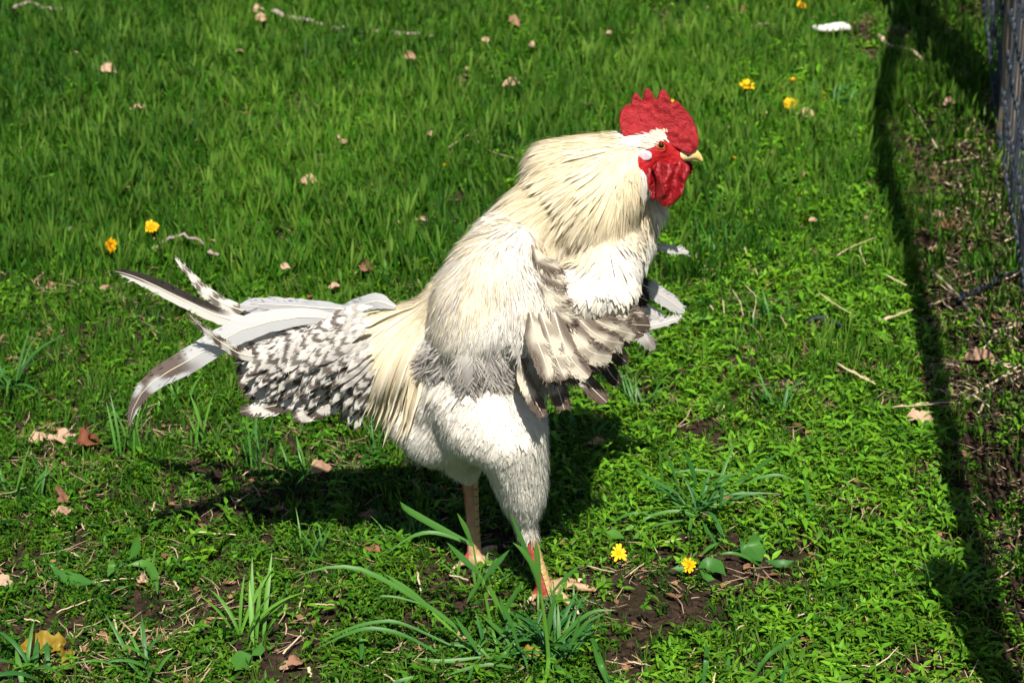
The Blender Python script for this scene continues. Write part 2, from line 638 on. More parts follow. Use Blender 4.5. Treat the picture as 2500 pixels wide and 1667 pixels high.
def sward(name, protolist, pts, rot, scl, idx, tint, label, cat):
    c = bpy.data.collections.new(name + '_sources')
    names = []
    for i, o in enumerate(protolist):
        o.name = '%s_%03d' % (name, i)
        c.objects.link(o)
    me = bpy.data.meshes.new(name)
    me.vertices.add(len(pts))
    me.vertices.foreach_set('co', np.asarray(pts, np.float32).ravel())
    for an, ty, dat, key in (('rot', 'FLOAT_VECTOR', rot, 'vector'), ('scl', 'FLOAT', scl, 'value'), ('idx', 'INT', idx, 'value'), ('tint', 'FLOAT', tint, 'value')):
        a = me.attributes.new(an, ty, 'POINT')
        a.data.foreach_set(key, np.asarray(dat, np.int32 if ty == 'INT' else np.float32).ravel())
    me.update()
    o = obj(name, me, None)
    tag(o, label, cat, kind='stuff')
    g = bpy.data.node_groups.new(name, 'GeometryNodeTree')
    g.interface.new_socket('Geometry', in_out='INPUT', socket_type='NodeSocketGeometry')
    g.interface.new_socket('Geometry', in_out='OUTPUT', socket_type='NodeSocketGeometry')
    N, Lk = g.nodes, g.links
    gi_, go_ = N.new('NodeGroupInput'), N.new('NodeGroupOutput')
    ip = N.new('GeometryNodeInstanceOnPoints')
    ci = N.new('GeometryNodeCollectionInfo')
    ci.inputs['Collection'].default_value = c
    ci.inputs['Separate Children'].default_value = True
    ci.inputs['Reset Children'].default_value = True
    ip.inputs['Pick Instance'].default_value = True

    def na(nm, ty):
        x = N.new('GeometryNodeInputNamedAttribute')
        x.data_type = ty
        x.inputs['Name'].default_value = nm
        return x.outputs['Attribute']
    er = N.new('FunctionNodeEulerToRotation')
    Lk.new(na('rot', 'FLOAT_VECTOR'), er.inputs[0])
    Lk.new(gi_.outputs[0], ip.inputs['Points'])
    Lk.new(ci.outputs[0], ip.inputs['Instance'])
    Lk.new(na('idx', 'INT'), ip.inputs['Instance Index'])
    Lk.new(er.outputs[0], ip.inputs['Rotation'])
    Lk.new(na('scl', 'FLOAT'), ip.inputs['Scale'])
    Lk.new(ip.outputs[0], go_.inputs[0])
    md = o.modifiers.new('instances', 'NODES')
    md.node_group = g
    return o


# ------------------------------------------------------------------ where what grows
def blob(px, py, cx, cy, rx, ry):
    return np.clip(1.25 - np.hypot((px - cx) / rx, (py - cy) / ry), 0, 1)


def smooth_(x, a, b):
    t = np.clip((x - a) / (b - a), 0, 1)
    return t * t * (3 - 2 * t)


def growth(x, y):
    """densities of fine grass, leafy weeds, small chickweed and straw over the ground"""
    p = np.stack([x, y, np.zeros_like(x)], -1)
    px, py = to_px(p)
    big = fnoise(x * 2.6, y * 2.6, 21)
    mid = fnoise(x * 7, y * 7, 22)
    fin = fnoise(x * 22, y * 22, 23)
    edge = 2150 + (py - 450) * .235 - np.clip(450 - py, 0, 999) * .08      # lawn edge along the fence
    lawn = 1 / (1 + np.exp((px - edge - 20) / 25))
    far = 1 / (1 + np.exp((py - 640 + (px - 900) * .28 + (big - .5) * 600 + (mid - .5) * 300) / 110))            # tall fine grass at the back
    left = np.clip((700 - px) / 300, 0, 1) * np.clip((1200 - py) / 150, 0, 1)
    gr = np.clip(far * 1.05 + left * .75 + .5 * smooth_(mid, .44, .58) + .24, 0, 1) * np.clip(.45 + 1.1 * mid, 0, 1)
    right = 1 / (1 + np.exp((1560 - px - np.clip(py - 700, 0, 400) * .25) / 90)) * (1 - .75 * far)
    soil = blob(px, py, 1610, 1480, 260, 95) + blob(px, py, 1840, 1400, 140, 50) + .7 * blob(px, py, 1470, 1400, 90, 40) + .8 * blob(px, py, 1490, 1610, 120, 60) \
        + .6 * blob(px, py, 430, 1440, 210, 55) + .65 * blob(px, py, 260, 1590, 230, 80) + .7 * blob(px, py, 720, 1540, 120, 60) + .6 * blob(px, py, 1640, 60, 170, 60) \
        + .6 * blob(px, py, 2100, 110, 120, 60)
    soil = np.clip(soil * (.7 + 1.2 * fin), 0, 1)
    gap = np.clip((fnoise(x * 11, y * 11, 27) - .33) / .2, .38, 1)          # bare gaps in the low weeds
    weed = np.clip(right * 1.0 + .24, 0, 1) * np.clip(.5 + .9 * big, 0, 1) * (1 - .93 * soil) * gap
    chick = np.clip((1 - far) * (1 - .6 * right) + .2, 0, 1) * np.clip(.35 + mid, 0, 1) * (1 - .72 * soil) * gap
    straw = np.clip(.10 + .14 * (1 - gap) + .42 * soil * (px < 1000) + .06 * soil + .35 * (fin > .62) * (1 - far) + .12 * far * (fin > .6), 0, 1)
    sh = 1 - lawn                                                     # strip under the fence
    strawpatch = blob(px, py, 2400, 480, 170, 270) + blob(px, py, 2380, 860, 160, 170)
    gr = gr * lawn + sh * (.20 + .3 * (py < 300)) * np.clip(.3 + mid, 0, 1)
    weed = weed * lawn + sh * .17 * np.clip(.2 + big, 0, 1) * (1 - .6 * np.clip(strawpatch, 0, 1))
    chick = chick * lawn + sh * .11
    straw = straw * lawn + sh * np.clip(.3 + 1.4 * strawpatch, 0, 1)
    foot = np.exp(-((x - .035) ** 2 + (y + .03) ** 2) / .006) + np.exp(-((x + .05) ** 2 + (y - .03) ** 2) / .004)
    gr = gr * (1 - .95 * np.clip(foot, 0, 1)) * (1 - .8 * soil)
    crumb = np.clip(.08 + soil + .7 * (1 - gap) + .5 * sh, 0, 1)
    return gr, weed, chick * (1 - .2 * np.clip(foot, 0, 1)), straw, crumb, px, py


X0, X1, Y0, Y1 = -1.75, 1.75, -.75, 3.0


def scatter(n, which, seed, outer):
    r = np.random.default_rng(seed)
    x = r.uniform(X0, X1, n); y = r.uniform(Y0, Y1, n)
    d = growth(x, y)
    keep = r.random(n) < d[which]
    x, y = x[keep], y[keep]
    a = r.uniform(0, 2 * math.pi, outer); q = 1.2 + 7.5 * r.random(outer) ** .7
    ox, oy = q * np.cos(a), 1.1 + q * np.sin(a)
    k = ((ox < X0) | (ox > X1) | (oy < Y0) | (oy > Y1)) & (r.random(outer) < (.75 if which == 0 else .45))
    return np.concatenate([x, ox[k]]), np.concatenate([y, oy[k]]), len(x), r


def lay(name, protolist, which, n, outer, seed, smin, smax, tilt, label, cat, tintf, up=0.0, size=None):
    x, y, core, r = scatter(n, which, seed, outer)
    z = gh(x, y) * np.clip(1 - (np.hypot(x, y) - 6) / 20, 0, 1) + up
    m = len(x)
    rot = np.stack([r.normal(0, tilt, m), r.normal(0, tilt, m), r.uniform(0, 6.283, m)], -1)
    scl = r.uniform(smin, smax, m)
    px, py = to_px(np.stack([x, y, z], -1))
    if size is not None:
        scl *= size(px, py, x, y)
    scl[core:] *= 1.5
    tint = np.clip(tintf(px, py, x, y) + r.normal(0, .16, m), 0, 1)
    return sward(name, protolist, np.stack([x, y, z - .001], -1), rot, scl, r.integers(0, len(protolist), m), tint, label, cat)


tufts = [grass_tuft(i, 13, .018, .050, .0024) for i in range(6)] + [grass_tuft(10 + i, 9, .02, .046, .0034, 2) for i in range(4)]
lay('lawn_grass', tufts, 0, 62000, 11000, 1, .6, 1.15, .12, 'fine upright green grass of the lawn', 'grass',
    lambda px, py, x, y: .50 + .55 * (fnoise(x * 3, y * 3, 31) - .5) * 2 * .6 - .18 * (px < 500),
    size=lambda px, py, x, y: np.clip(.72 + .35 * (py < 700) + .5 * (fnoise(x * 6, y * 6, 33) - .5) - .25 * (py > 1050), .4, 1.3))
weeds = [seedling(i, 4, .009, .020, .32, .026) for i in range(7)]
lay('leafy_weeds', weeds, 1, 45000, 7000, 2, .7, 1.25, .22, 'low bright green leafy weeds covering the ground beside the fence', 'weeds',
    lambda px, py, x, y: .70 + .5 * (fnoise(x * 3, y * 3, 35) - .5) + .12 * (px > 1600) - .25 * (px < 1200))
chicks = [seedling(40 + i, 7, .004, .009, .50, .020) for i in range(6)]
lay('chickweed', chicks, 2, 66000, 7000, 3, .7, 1.3, .25, 'small round leaved chickweed carpeting the ground', 'weeds',
    lambda px, py, x, y: .34 + .6 * (fnoise(x * 4, y * 4, 37) - .5))
bits = [litter(i) for i in range(7)]
lay('straw_litter', bits, 3, 30000, 1500, 4, .7, 1.3, .1, 'scattered dry straw bits and leaf crumbs on the soil', 'straw',
    lambda px, py, x, y: .5 + 0 * px, up=.003)

def clods(k):
    R = random.Random(800 + k)
    bm = bmesh.new()
    for i in range(7):
        r_ = R.uniform(.0012, .0045) * (1 if i else 1.4)
        q = bmesh.ops.create_icosphere(bm, subdivisions=1, radius=r_)
        o_ = Vector((R.gauss(0, .014), R.gauss(0, .014), r_ * .25))
        for v in q['verts']:
            v.co = Vector((v.co.x * R.uniform(.75, 1.3), v.co.y * R.uniform(.75, 1.3), v.co.z * R.uniform(.5, .9))) + o_
    me = bpy.data.meshes.new('clods')
    bm.to_mesh(me)
    bm.free()
    me.materials.append(M['soil'])
    return bpy.data.objects.new('clods', me)


lay('soil_crumbs', [clods(i) for i in range(5)], 4, 26000, 0, 5, .6, 1.5, .1, 'loose dark brown crumbs of soil between the weeds', 'soil', lambda px, py, x, y: .5 + 0 * px, up=.0015)

# ------------------------------------------------------------------ rooster: body
ROO = np.array([0.0, -.005, 0.0])
rooster = root('rooster', ROO, 'cream white rooster with red comb and barred tail flapping its wings', 'rooster')
PXM = 2110.0                                  # photograph pixels per metre at the rooster


def sphere_chain(nodes, step=.3):
    """list of (px, py, r_px, Y) joined by interpolated balls"""
    out = []
    for a, b in zip(nodes[:-1], nodes[1:]):
        pa, pb = P(a[0], a[1], a[3]), P(b[0], b[1], b[3])
        ra, rb = a[2] / PXM, b[2] / PXM
        d = np.linalg.norm(pb - pa)
        n = max(2, int(d / (step * max(.004, min(ra, rb)))) + 1)
        for t in np.linspace(0, 1, n):
            out.append((pa * (1 - t) + pb * t, ra * (1 - t) + rb * t))
    return out


def balls_mesh(name, balls, voxel, smooth=6, yscale=1.0):
    bm = bmesh.new()
    bmesh.ops.create_icosphere(bm, subdivisions=2, radius=1)
    base = np.array([v.co[:] for v in bm.verts]); fb = np.array([[v.index for v in f.verts] for f in bm.faces])
    bm.free()
    V, Fc = [], []
    for i, (c, r) in enumerate(balls):
        V.append(base * np.array([r, r * yscale, r]) + c)
        Fc.append(fb + i * len(base))
    me = fast_mesh(name, np.vstack(V), np.vstack(Fc))
    return eval_mesh(name, me, [('REMESH', dict(mode='VOXEL', voxel_size=voxel, adaptivity=0)), ('SMOOTH', dict(factor=.5, iterations=smooth))])


S = sphere_chain
balls = []
balls += S([(1628, 392, 30, 0), (1652, 386, 24, 0)])
balls += S([(1650, 375, 20, 0), (1636, 370, 26, 0), (1612, 358, 36, 0), (1580, 362, 42, 0), (1548, 388, 58, 0), (1512, 414, 84, 0), (1470, 440, 108, 0), (1440, 472, 122, 0), (1430, 500, 116, 0)])
balls += S([(1440, 500, 105, 0), (1460, 620, 104, 0), (1400, 690, 110, 0), (1300, 730, 150, 0), (1225, 800, 172, 0), (1150, 880, 150, 0), (1110, 950, 130, 0)])
balls += S([(1475, 610, 90, -.012), (1485, 690, 66, -.05), (1420, 705, 58, -.052)])
balls += S([(1380, 404, 60, 0), (1410, 440, 95, 0), (1385, 500, 105, 0)])
balls += S([(1330, 520, 88, -.005), (1280, 560, 80, -.01), (1230, 610, 84, -.02)])
balls += S([(1570, 500, 34, .035), (1545, 600, 48, .03), (1490, 640, 70, .02)])
balls += S([(1380, 560, 80, 0), (1250, 640, 100, 0), (1150, 760, 115, 0), (1090, 830, 110, 0), (1000, 840, 92, 0), (920, 845, 70, 0), (850, 855, 48, 0), (780, 855, 26, 0)])
balls += S([(1190, 950, 140, 0), (1130, 1000, 130, 0), (1075, 1035, 102, 0), (1015, 1005, 78, 0)])
balls += S([(1170, 960, 135, -.03), (1190, 1000, 130, -.04), (1236, 1050, 94, -.062), (1262, 1130, 68, -.058), (1274, 1190, 56, -.052), (1280, 1238, 38, -.047), (1281, 1268, 21, -.046), (1292, 1320, 17, -.045),
            (1310, 1380, 16, -.044), (1326, 1430, 19, -.043), (1333, 1452, 18, -.042)])
balls += S([(1130, 1010, 110, .02), (1128, 1090, 72, .045), (1142, 1150, 34, .044), (1146, 1178, 20, .042), (1151, 1260, 17, .038), (1156, 1340, 18, .034), (1158, 1375, 17, .032)])
TOES = []
for b, ends, r0 in (((1335, 1458), [(1466, 1452), (1398, 1492), (1412, 1428), (1296, 1474)], 1), ((1159, 1386), [(1243, 1394), (1208, 1424), (1222, 1346), (1116, 1394)], 1)):
    B = G(*b) + np.array([0, 0, .012])
    for k, e in enumerate(ends):
        E = G(*e) + np.array([0, 0, .006])
        mid = (B * .55 + E * .45) + np.array([0, 0, .005])
        pts = catmull([B, mid, E], 14)
        rr = np.linspace(.0078, .0044, 14) * (1 + .12 * np.sin(np.linspace(0, 12, 14)))
        balls += list(zip(pts, rr))
        TOES.append((pts[-1], nrm(pts[-1] - pts[-3])))
body_me = balls_mesh('body', balls, .0036, 5)
FACE = [(1556, 372), (1580, 352), (1604, 336), (1630, 328), (1668, 350), (1690, 372), (1690, 395), (1664, 420), (1640, 430), (1600, 420), (1575, 428), (1553, 400)]
body_me.materials.clear()
for k in ('skin', 'red', 'leg', 'redleg'):
    body_me.materials.append(M[k])
BV = verts_of(body_me)
SH = [[P(*q) for q in ((1328, 1440, -.043), (1310, 1380, -.044), (1292, 1320, -.045), (1281, 1262, -.046))], [P(*q) for q in ((1158, 1370, .033), (1156, 1340, .034), (1151, 1260, .038), (1146, 1175, .042))]]
SZ = [[q[2] for q in l_] for l_ in SH]
SX = [[q[0] for q in l_] for l_ in SH]
for p in body_me.polygons:
    c = np.array(p.center)
    px, py = to_px(np.array([c[0], -abs(c[1]), c[2]]))
    rx, ry = to_px(c)
    if c[2] < .115 and ry > (1262 if rx > 1215 else 1172):
        cx = np.interp(c[2], SZ[0], SX[0]) if rx > 1215 else np.interp(c[2], SZ[1], SX[1])
        p.material_index = 3 if c[0] - cx < (.004 if rx > 1215 else -.006) and c[2] > .012 else 2
    elif in_poly(px, py, FACE):
        p.material_index = 1
    p.use_smooth = True
body_bvh = BVHTree.FromPolygons([tuple(v) for v in BV], [tuple(p.vertices) for p in body_me.polygons])
wing_balls_near = S([(1250, 600, 58, -.045), (1195, 660, 84, -.052), (1150, 735, 84, -.062), (1125, 800, 66, -.066), (1200, 790, 74, -.070), (1280, 740, 60, -.080), (1325, 745, 30, -.09)]) \
    + S([(1195, 660, 84, -.052), (1250, 705, 80, -.064)])
wing_me = balls_mesh('wing', wing_balls_near, .0036, 6)
far_balls = S([(1240, 700, 80, .045), (1180, 790, 80, .055), (1150, 850, 66, .06), (1250, 820, 70, .065), (1330, 760, 50, .08), (1430, 715, 40, .10), (1520, 700, 26, .11)])
wingf_me = balls_mesh('wing', far_balls, .004, 6)
for k in (wing_me, wingf_me):
    k.materials.append(M['skin'])
WV = verts_of(wing_me); WFV = verts_of(wingf_me)
allv = np.vstack([BV, WV, WFV])
allf = [tuple(p.vertices) for p in body_me.polygons] + [tuple(i + len(BV) for i in p.vertices) for p in wing_me.polygons] \
    + [tuple(i + len(BV) + len(WV) for i in p.vertices) for p in wingf_me.polygons]
bvh = BVHTree.FromPolygons([tuple(v) for v in allv], allf)

for me_ in (body_me, wing_me, wingf_me):
    set_verts(me_, verts_of(me_) - ROO)
body = obj('body', body_me, None, rooster)
wing = obj('wing', wing_me, None, rooster)
wing['label'] = 'spread wing with pale coverts and dark banded flight feathers'
wing_far = obj('wing', wingf_me, None, rooster)
wing_far['label'] = 'other wing swung forward behind the breast'

# ------------------------------------------------------------------ rooster: plumage flow
AN = np.array([
    (1540, 350, -1, .1), (1450, 345, -1, .08), (1350, 345, -1, .15), (1300, 400, -1, .35), (1300, 480, -.85, .55), (1380, 420, -.95, .35), (1320, 560, -.55, .85), (1450, 450, -.75, .6),
    (1400, 560, -.4, 1), (1480, 560, -.15, 1), (1530, 560, .1, 1), (1500, 450, -.4, 1), (1550, 440, .1, 1), (1570, 500, .2, 1), (1550, 390, -.2, 1),
    (1230, 520, -.55, .8), (1130, 580, -.6, .8), (1060, 680, -.5, .9), (1150, 750, -.15, 1), (1250, 700, .15, 1), (1200, 620, -.1, 1),
    (1000, 740, -.5, .85), (960, 820, -.3, 1), (940, 950, -.25, 1), (1010, 900, -.15, 1), (900, 750, -.9, .3), (850, 800, -.9, .45), (800, 850, -.85, .5), (850, 950, -.6, .8),
    (1480, 650, -.05, 1), (1560, 650, .1, 1), (1400, 680, -.2, 1), (1300, 850, -.1, 1), (1200, 950, -.2, 1), (1050, 1030, -.5, .85), (1000, 1080, -.6, .8), (1150, 1100, -.35, 1),
    (1280, 1000, .05, 1), (1300, 1100, .05, 1), (1290, 1200, 0, 1), (1130, 1150, -.3, 1)], float)
AND = AN[:, 2:] / np.hypot(AN[:, 2], AN[:, 3])[:, None]


def flow(p):
    """direction in which the plumage lies at the points P (n, 3)"""
    q = p * np.array([1, 0, 1]) - np.abs(p) * np.array([0, 1, 0])
    px, py = to_px(q)
    ww = 1 / (((AN[None, :, 0] - px[:, None]) ** 2 + (AN[None, :, 1] - py[:, None]) ** 2) + 300) ** 1.5
    d = ww @ AND
    return nrm(np.stack([d[:, 0], 0 * d[:, 0], -d[:, 1] / .906], 1))


def nearest(tree, pos):
    q = np.empty_like(pos)
    nq = np.empty_like(pos)
    fn = tree.find_nearest
    for i, p in enumerate(pos):
        a, b, _, _ = fn(Vector(p))
        q[i] = a
        nq[i] = b
    return q, nq


def dot(a, b): return (a * b).sum(-1, keepdims=True)


def grow(p, n, L, nseg, off0, off1, tree=None, jit=.0, swirl=.35):
    """paths (m, nseg+1, 3) that grow from the skin at P and lie along the flow of the plumage"""
    tree = tree or bvh
    m = len(p)
    L = np.broadcast_to(L, (m,))[:, None]
    off0 = np.broadcast_to(off0, (m,))[:, None]
    off1 = np.broadcast_to(off1, (m,))[:, None]
    f = flow(p) + RNG.normal(0, jit, (m, 3))
    d = nrm(f - n * dot(f, n))
    pos = p + n * off0
    pts, ns = [pos], [n]
    for i in range(nseg):
        pos = pos + d * (L / nseg)
        q, nq = nearest(tree, pos)
        need = off0 + (off1 - off0) * (i + 1) / nseg
        h = dot(pos - q, nq)
        pos = pos + nq * np.clip(need - h, 0, None)
        pts.append(pos)
        n = nrm(n * .5 + nq * .5)
        ns.append(n)
        f2 = flow(pos)
        d = nrm(d * (1 - swirl) + nrm(f2 - nq * dot(f2, nq)) * swirl)
    return np.stack(pts, 1), np.stack(ns, 1)


def ribbons(pts, nor, wid, nu, cup):
    """many ribbons at once: pts, nor (m, n, 3), wid (m, n)"""
    m, n, _ = pts.shape
    t = nrm(np.gradient(pts, axis=1))
    side = nrm(np.cross(t, nor))
    nn = nrm(np.cross(side, t))
    u = np.linspace(-1, 1, nu + 1)
    W = wid[..., None] * u
    V = pts[:, :, None] + side[:, :, None] * W[..., None] - nn[:, :, None] * (cup * np.abs(W))[..., None]
    i = (np.arange(n - 1)[:, None] * (nu + 1) + np.arange(nu)[None]).ravel()
    f = np.stack([i, i + 1, i + nu + 2, i + nu + 1], 1)
    k = n * (nu + 1)
    Fc = (f[None] + (np.arange(m) * k)[:, None, None]).reshape(-1, 4)
    uv = np.stack([np.repeat(u[None], n, 0).ravel(), np.repeat(np.linspace(0, 1, n)[:, None], nu + 1, 1).ravel()], 1)
    return V.reshape(m, k, 3), Fc, uv


def add_many(acc, pts, ns, wid, nu, cup, col, skin=None):
    """col (m, 3) or (m, k, 3)"""
    V, Fc, uv = ribbons(pts, ns, wid, nu, cup)
    m, k, _ = V.shape
    if col.ndim == 2:
        col = np.repeat(col[:, None], k, 1)
    N = None if skin is None else np.repeat(skin, nu + 1, 1).reshape(-1, 3)
    acc.add(V.reshape(-1, 3), Fc, np.tile(uv, (m, 1)), col.reshape(-1, 3), N)
    return uv


def in_poly_v(x, y, poly):
    c = np.zeros(len(x), bool)
    for i in range(len(poly)):
        x1, y1 = poly[i]
        x2, y2 = poly[i - 1]
        if y1 == y2:
            continue
        c ^= ((y1 > y) != (y2 > y)) & (x < (x2 - x1) * (y - y1) / (y2 - y1) + x1)
    return c


def sampler(V, polys):
    tris = []
    for f in polys:
        for i in range(1, len(f) - 1):
            tris.append((f[0], f[i], f[i + 1]))
    T = np.array(tris)
    a, b, c = V[T[:, 0]], V[T[:, 1]], V[T[:, 2]]
    cr = np.cross(b - a, c - a)
    ar = np.linalg.norm(cr, axis=1)
    cum = np.cumsum(ar) / ar.sum()

    def draw(n):
        i = np.searchsorted(cum, RNG.random(n))
        i = np.minimum(i, len(T) - 1)
        u, v = RNG.random(n), RNG.random(n)
        fl = u + v > 1
        u[fl], v[fl] = 1 - u[fl], 1 - v[fl]
        return a[i] + (b[i] - a[i]) * u[:, None] + (c[i] - a[i]) * v[:, None], nrm(cr[i])
    return draw


draw_body = sampler(BV, [tuple(p.vertices) for p in body_me.polygons])
draw_wing = sampler(np.vstack([WV, WFV]), [tuple(p.vertices) for p in wing_me.polygons] + [tuple(i + len(WV) for i in p.vertices) for p in wingf_me.polygons])
HACK = [(1562, 335), (1575, 350), (1556, 385), (1560, 420), (1580, 470), (1592, 545), (1540, 575), (1480, 580), (1400, 590), (1300, 590), (1270, 520), (1270, 400), (1330, 330), (1480, 328)]
CREAM, WHITE, GOLD, BROWN, DARK, GREY = (np.array(c) for c in ((.78, .67, .455), (.77, .73, .66), (.76, .61, .34), (.15, .105, .08), (.030, .024, .020), (.56, .52, .485)))


def smooth01(x):
    x = np.clip(x, 0, 1)
    return x * x * (3 - 2 * x)


def skin_filter(p, n):
    """keep what carries feathers; returns points, normals, photograph place"""
    px, py = to_px(p * np.array([1, 0, 1]) - np.abs(p) * np.array([0, 1, 0]))
    bad = ((p[:, 2] < .10) & (py > 1225)) | ((p[:, 1] > .02) & (py > 1165) & (px < 1200)) | (p[:, 2] < .085)
    bad |= in_poly_v(px, py, FACE) | ((px > 1600) & (py < 480)) | (px < 830)
    k = ~bad
    return p[k], n[k], px[k], py[k]


def U_(a, b, m): return RNG.uniform(a, b, m)


# soft body feathers, neck hackles and down
acc_body, acc_hack, acc_down = Acc(), Acc(), Acc()
p, n, px, py = skin_filter(*draw_body(36000))
h = in_poly_v(px, py, HACK)
# neck hackles
hp, hn, hx, hy = p[h], n[h], px[h], py[h]
m = len(hp)
pts, ns = grow(hp, hn, U_(.035, .062, m) * np.where(hx > 1500, .5, 1), 6, .0015, U_(.0012, .0036, m) + .007 * smooth01((hy - 500) / 80), jit=.05)
wd = np.array([.5, .9, 1, 1, .85, .5, .04])[None] * U_(.0022, .0036, m)[:, None]
c = CREAM[None] + (WHITE - CREAM)[None] * (U_(0, .5, m) * np.where(hy > 470, 1, .5))[:, None]
c = np.repeat((c * U_(.94, 1.04, m)[:, None])[:, None], 21, 1)
uvv = np.repeat(np.linspace(0, 1, 7), 3)
kk = (smooth01((uvv - .5) / .2) * smooth01((.95 - uvv) / .15))[None] * ((hy > 440) & (RNG.random(m) < .10))[:, None] * .4
kk[:, 0::3] *= .2
kk[:, 2::3] *= .2
c = c * (1 - kk[..., None]) + BROWN * kk[..., None]
add_many(acc_hack, pts, ns + RNG.normal(0, .06, (m, 1, 3)), wd, 2, .12, c, ns + RNG.normal(0, .10, (m, 1, 3)))
# body feathers
bp_, bn_, bx_, by_ = p[~h], n[~h], px[~h], py[~h]
m = len(bp_)
Ln = np.where(by_ > 930, U_(.016, .03, m), U_(.022, .04, m)) * np.where(by_ > 1150, .62, 1)
pts, ns = grow(bp_, bn_, Ln, 4, .001, U_(.001, .006, m), jit=np.where(by_ > 880, .22, .10)[:, None])
wd = np.array([.4, 1, 1.1, .8, .1])[None] * (U_(.003, .0055, m) * np.where(by_ > 880, .72, 1.1))[:, None]
c = WHITE[None] + (CREAM - WHITE)[None] * U_(0, .4, m)[:, None]
gold = smooth01((1200 - bx_ + U_(-90, 90, m)) / 60) * (by_ < 820) > .5
c[gold] = CREAM[None] + (GOLD - CREAM)[None] * U_(0, .5, gold.sum())[:, None]
add_many(acc_body, pts, ns + RNG.normal(0, .05, (m, 1, 3)), wd, 2, .10, c * U_(.95, 1.04, m)[:, None], ns + RNG.normal(0, .10, (m, 1, 3)))
# fine loose barbs over everything
for draw, cnt in ((draw_body, 75000), (draw_wing, 30000)):
    p, n, px, py = skin_filter(*draw(cnt))
    h = in_poly_v(px, py, HACK)
    m = len(p)
    wingy = draw is draw_wing
    Ln = np.where(h, U_(.03, .05, m), U_(.012, .026, m)) * np.where((px > 1500) & (py < 420), .5, 1) * (1.6 if wingy else 1)
    pts, ns = grow(p, n, Ln, 3, .002, np.where(h, U_(.003, .007, m), U_(.003, .009, m)) + (.003 if wingy else 0), jit=.13)
    wd = np.array([.8, 1, .8, .1])[None] * U_(.0002, .00045, m)[:, None]
    cr = h | ((px + U_(-110, 110, m) < 1120) & (py + U_(-60, 60, m) < 800))
    c = np.where(cr[:, None], CREAM[None], WHITE[None]) * U_(.92, 1.06, m)[:, None]
    if wingy:                                          # washed cream and grey patches of the wing
        k1 = smooth01((fnoise(px / 70 + py / 160, py / 130, 61) - .47) / .12)[:, None] * U_(.2, 1, m)[:, None]
        k2 = smooth01((fnoise(px / 45 + py / 90, py / 70, 63) - .55) / .1)[:, None] * (py > 640)[:, None] * U_(0, .8, m)[:, None]
        c = c * (1 - k1 * .7) + (CREAM * .75 + GOLD * .25) * k1 * .7
        c = c * (1 - k2) + GREY * .75 * k2
    add_many(acc_down, pts, ns + RNG.normal(0, .35, (m, 1, 3)), wd, 1, 0, c, ns + RNG.normal(0, .12, (m, 1, 3)))
obj('hackle_plumage', acc_hack.mesh('hackle_plumage', ROO), M['feather'], rooster, kind='stuff')
obj('body_plumage', acc_body.mesh('body_plumage', ROO), M['fluff'], rooster, kind='stuff')
obj('loose_barbs', acc_down.mesh('loose_barbs', ROO), M['fluff'], rooster, kind='stuff')

# saddle hackles: long narrow feathers hanging over the root of the tail
acc = Acc()
for side in (-1, 1):
    P0, N0 = [], []
    for i in range(620):
        t = RNG.random()
        o_ = P(1045 - 130 * t + RNG.normal(0, 16), 690 + 70 * t + abs(RNG.normal(0, 60)), 0)
        hit = body_bvh.ray_cast(Vector((o_[0], side * 1.0, o_[2])), Vector((0, -side, 0)))
        if hit[0] is not None:
            P0.append(hit[0])
            N0.append(hit[1])
    P0, N0 = np.array(P0), np.array(N0)
    m = len(P0)
    pts, ns = grow(P0, N0, U_(.075, .125, m), 8, .003, U_(.006, .016, m), tree=body_bvh, jit=.06)
    wd = np.array([.4, .8, 1, 1, .95, .85, .7, .45, .04])[None] * U_(.0016, .0028, m)[:, None]
    c = CREAM[None] + (GOLD - CREAM)[None] * U_(0, .5, m)[:, None] + (WHITE - CREAM)[None] * U_(0, .5, m)[:, None]
    add_many(acc, pts, ns + RNG.normal(0, .1, (m, 1, 3)), wd, 2, .15, c, ns + RNG.normal(0, .15, (m, 1, 3)))
obj('saddle_plumage', acc.mesh('saddle_plumage', ROO), M['feather'], rooster, kind='stuff')


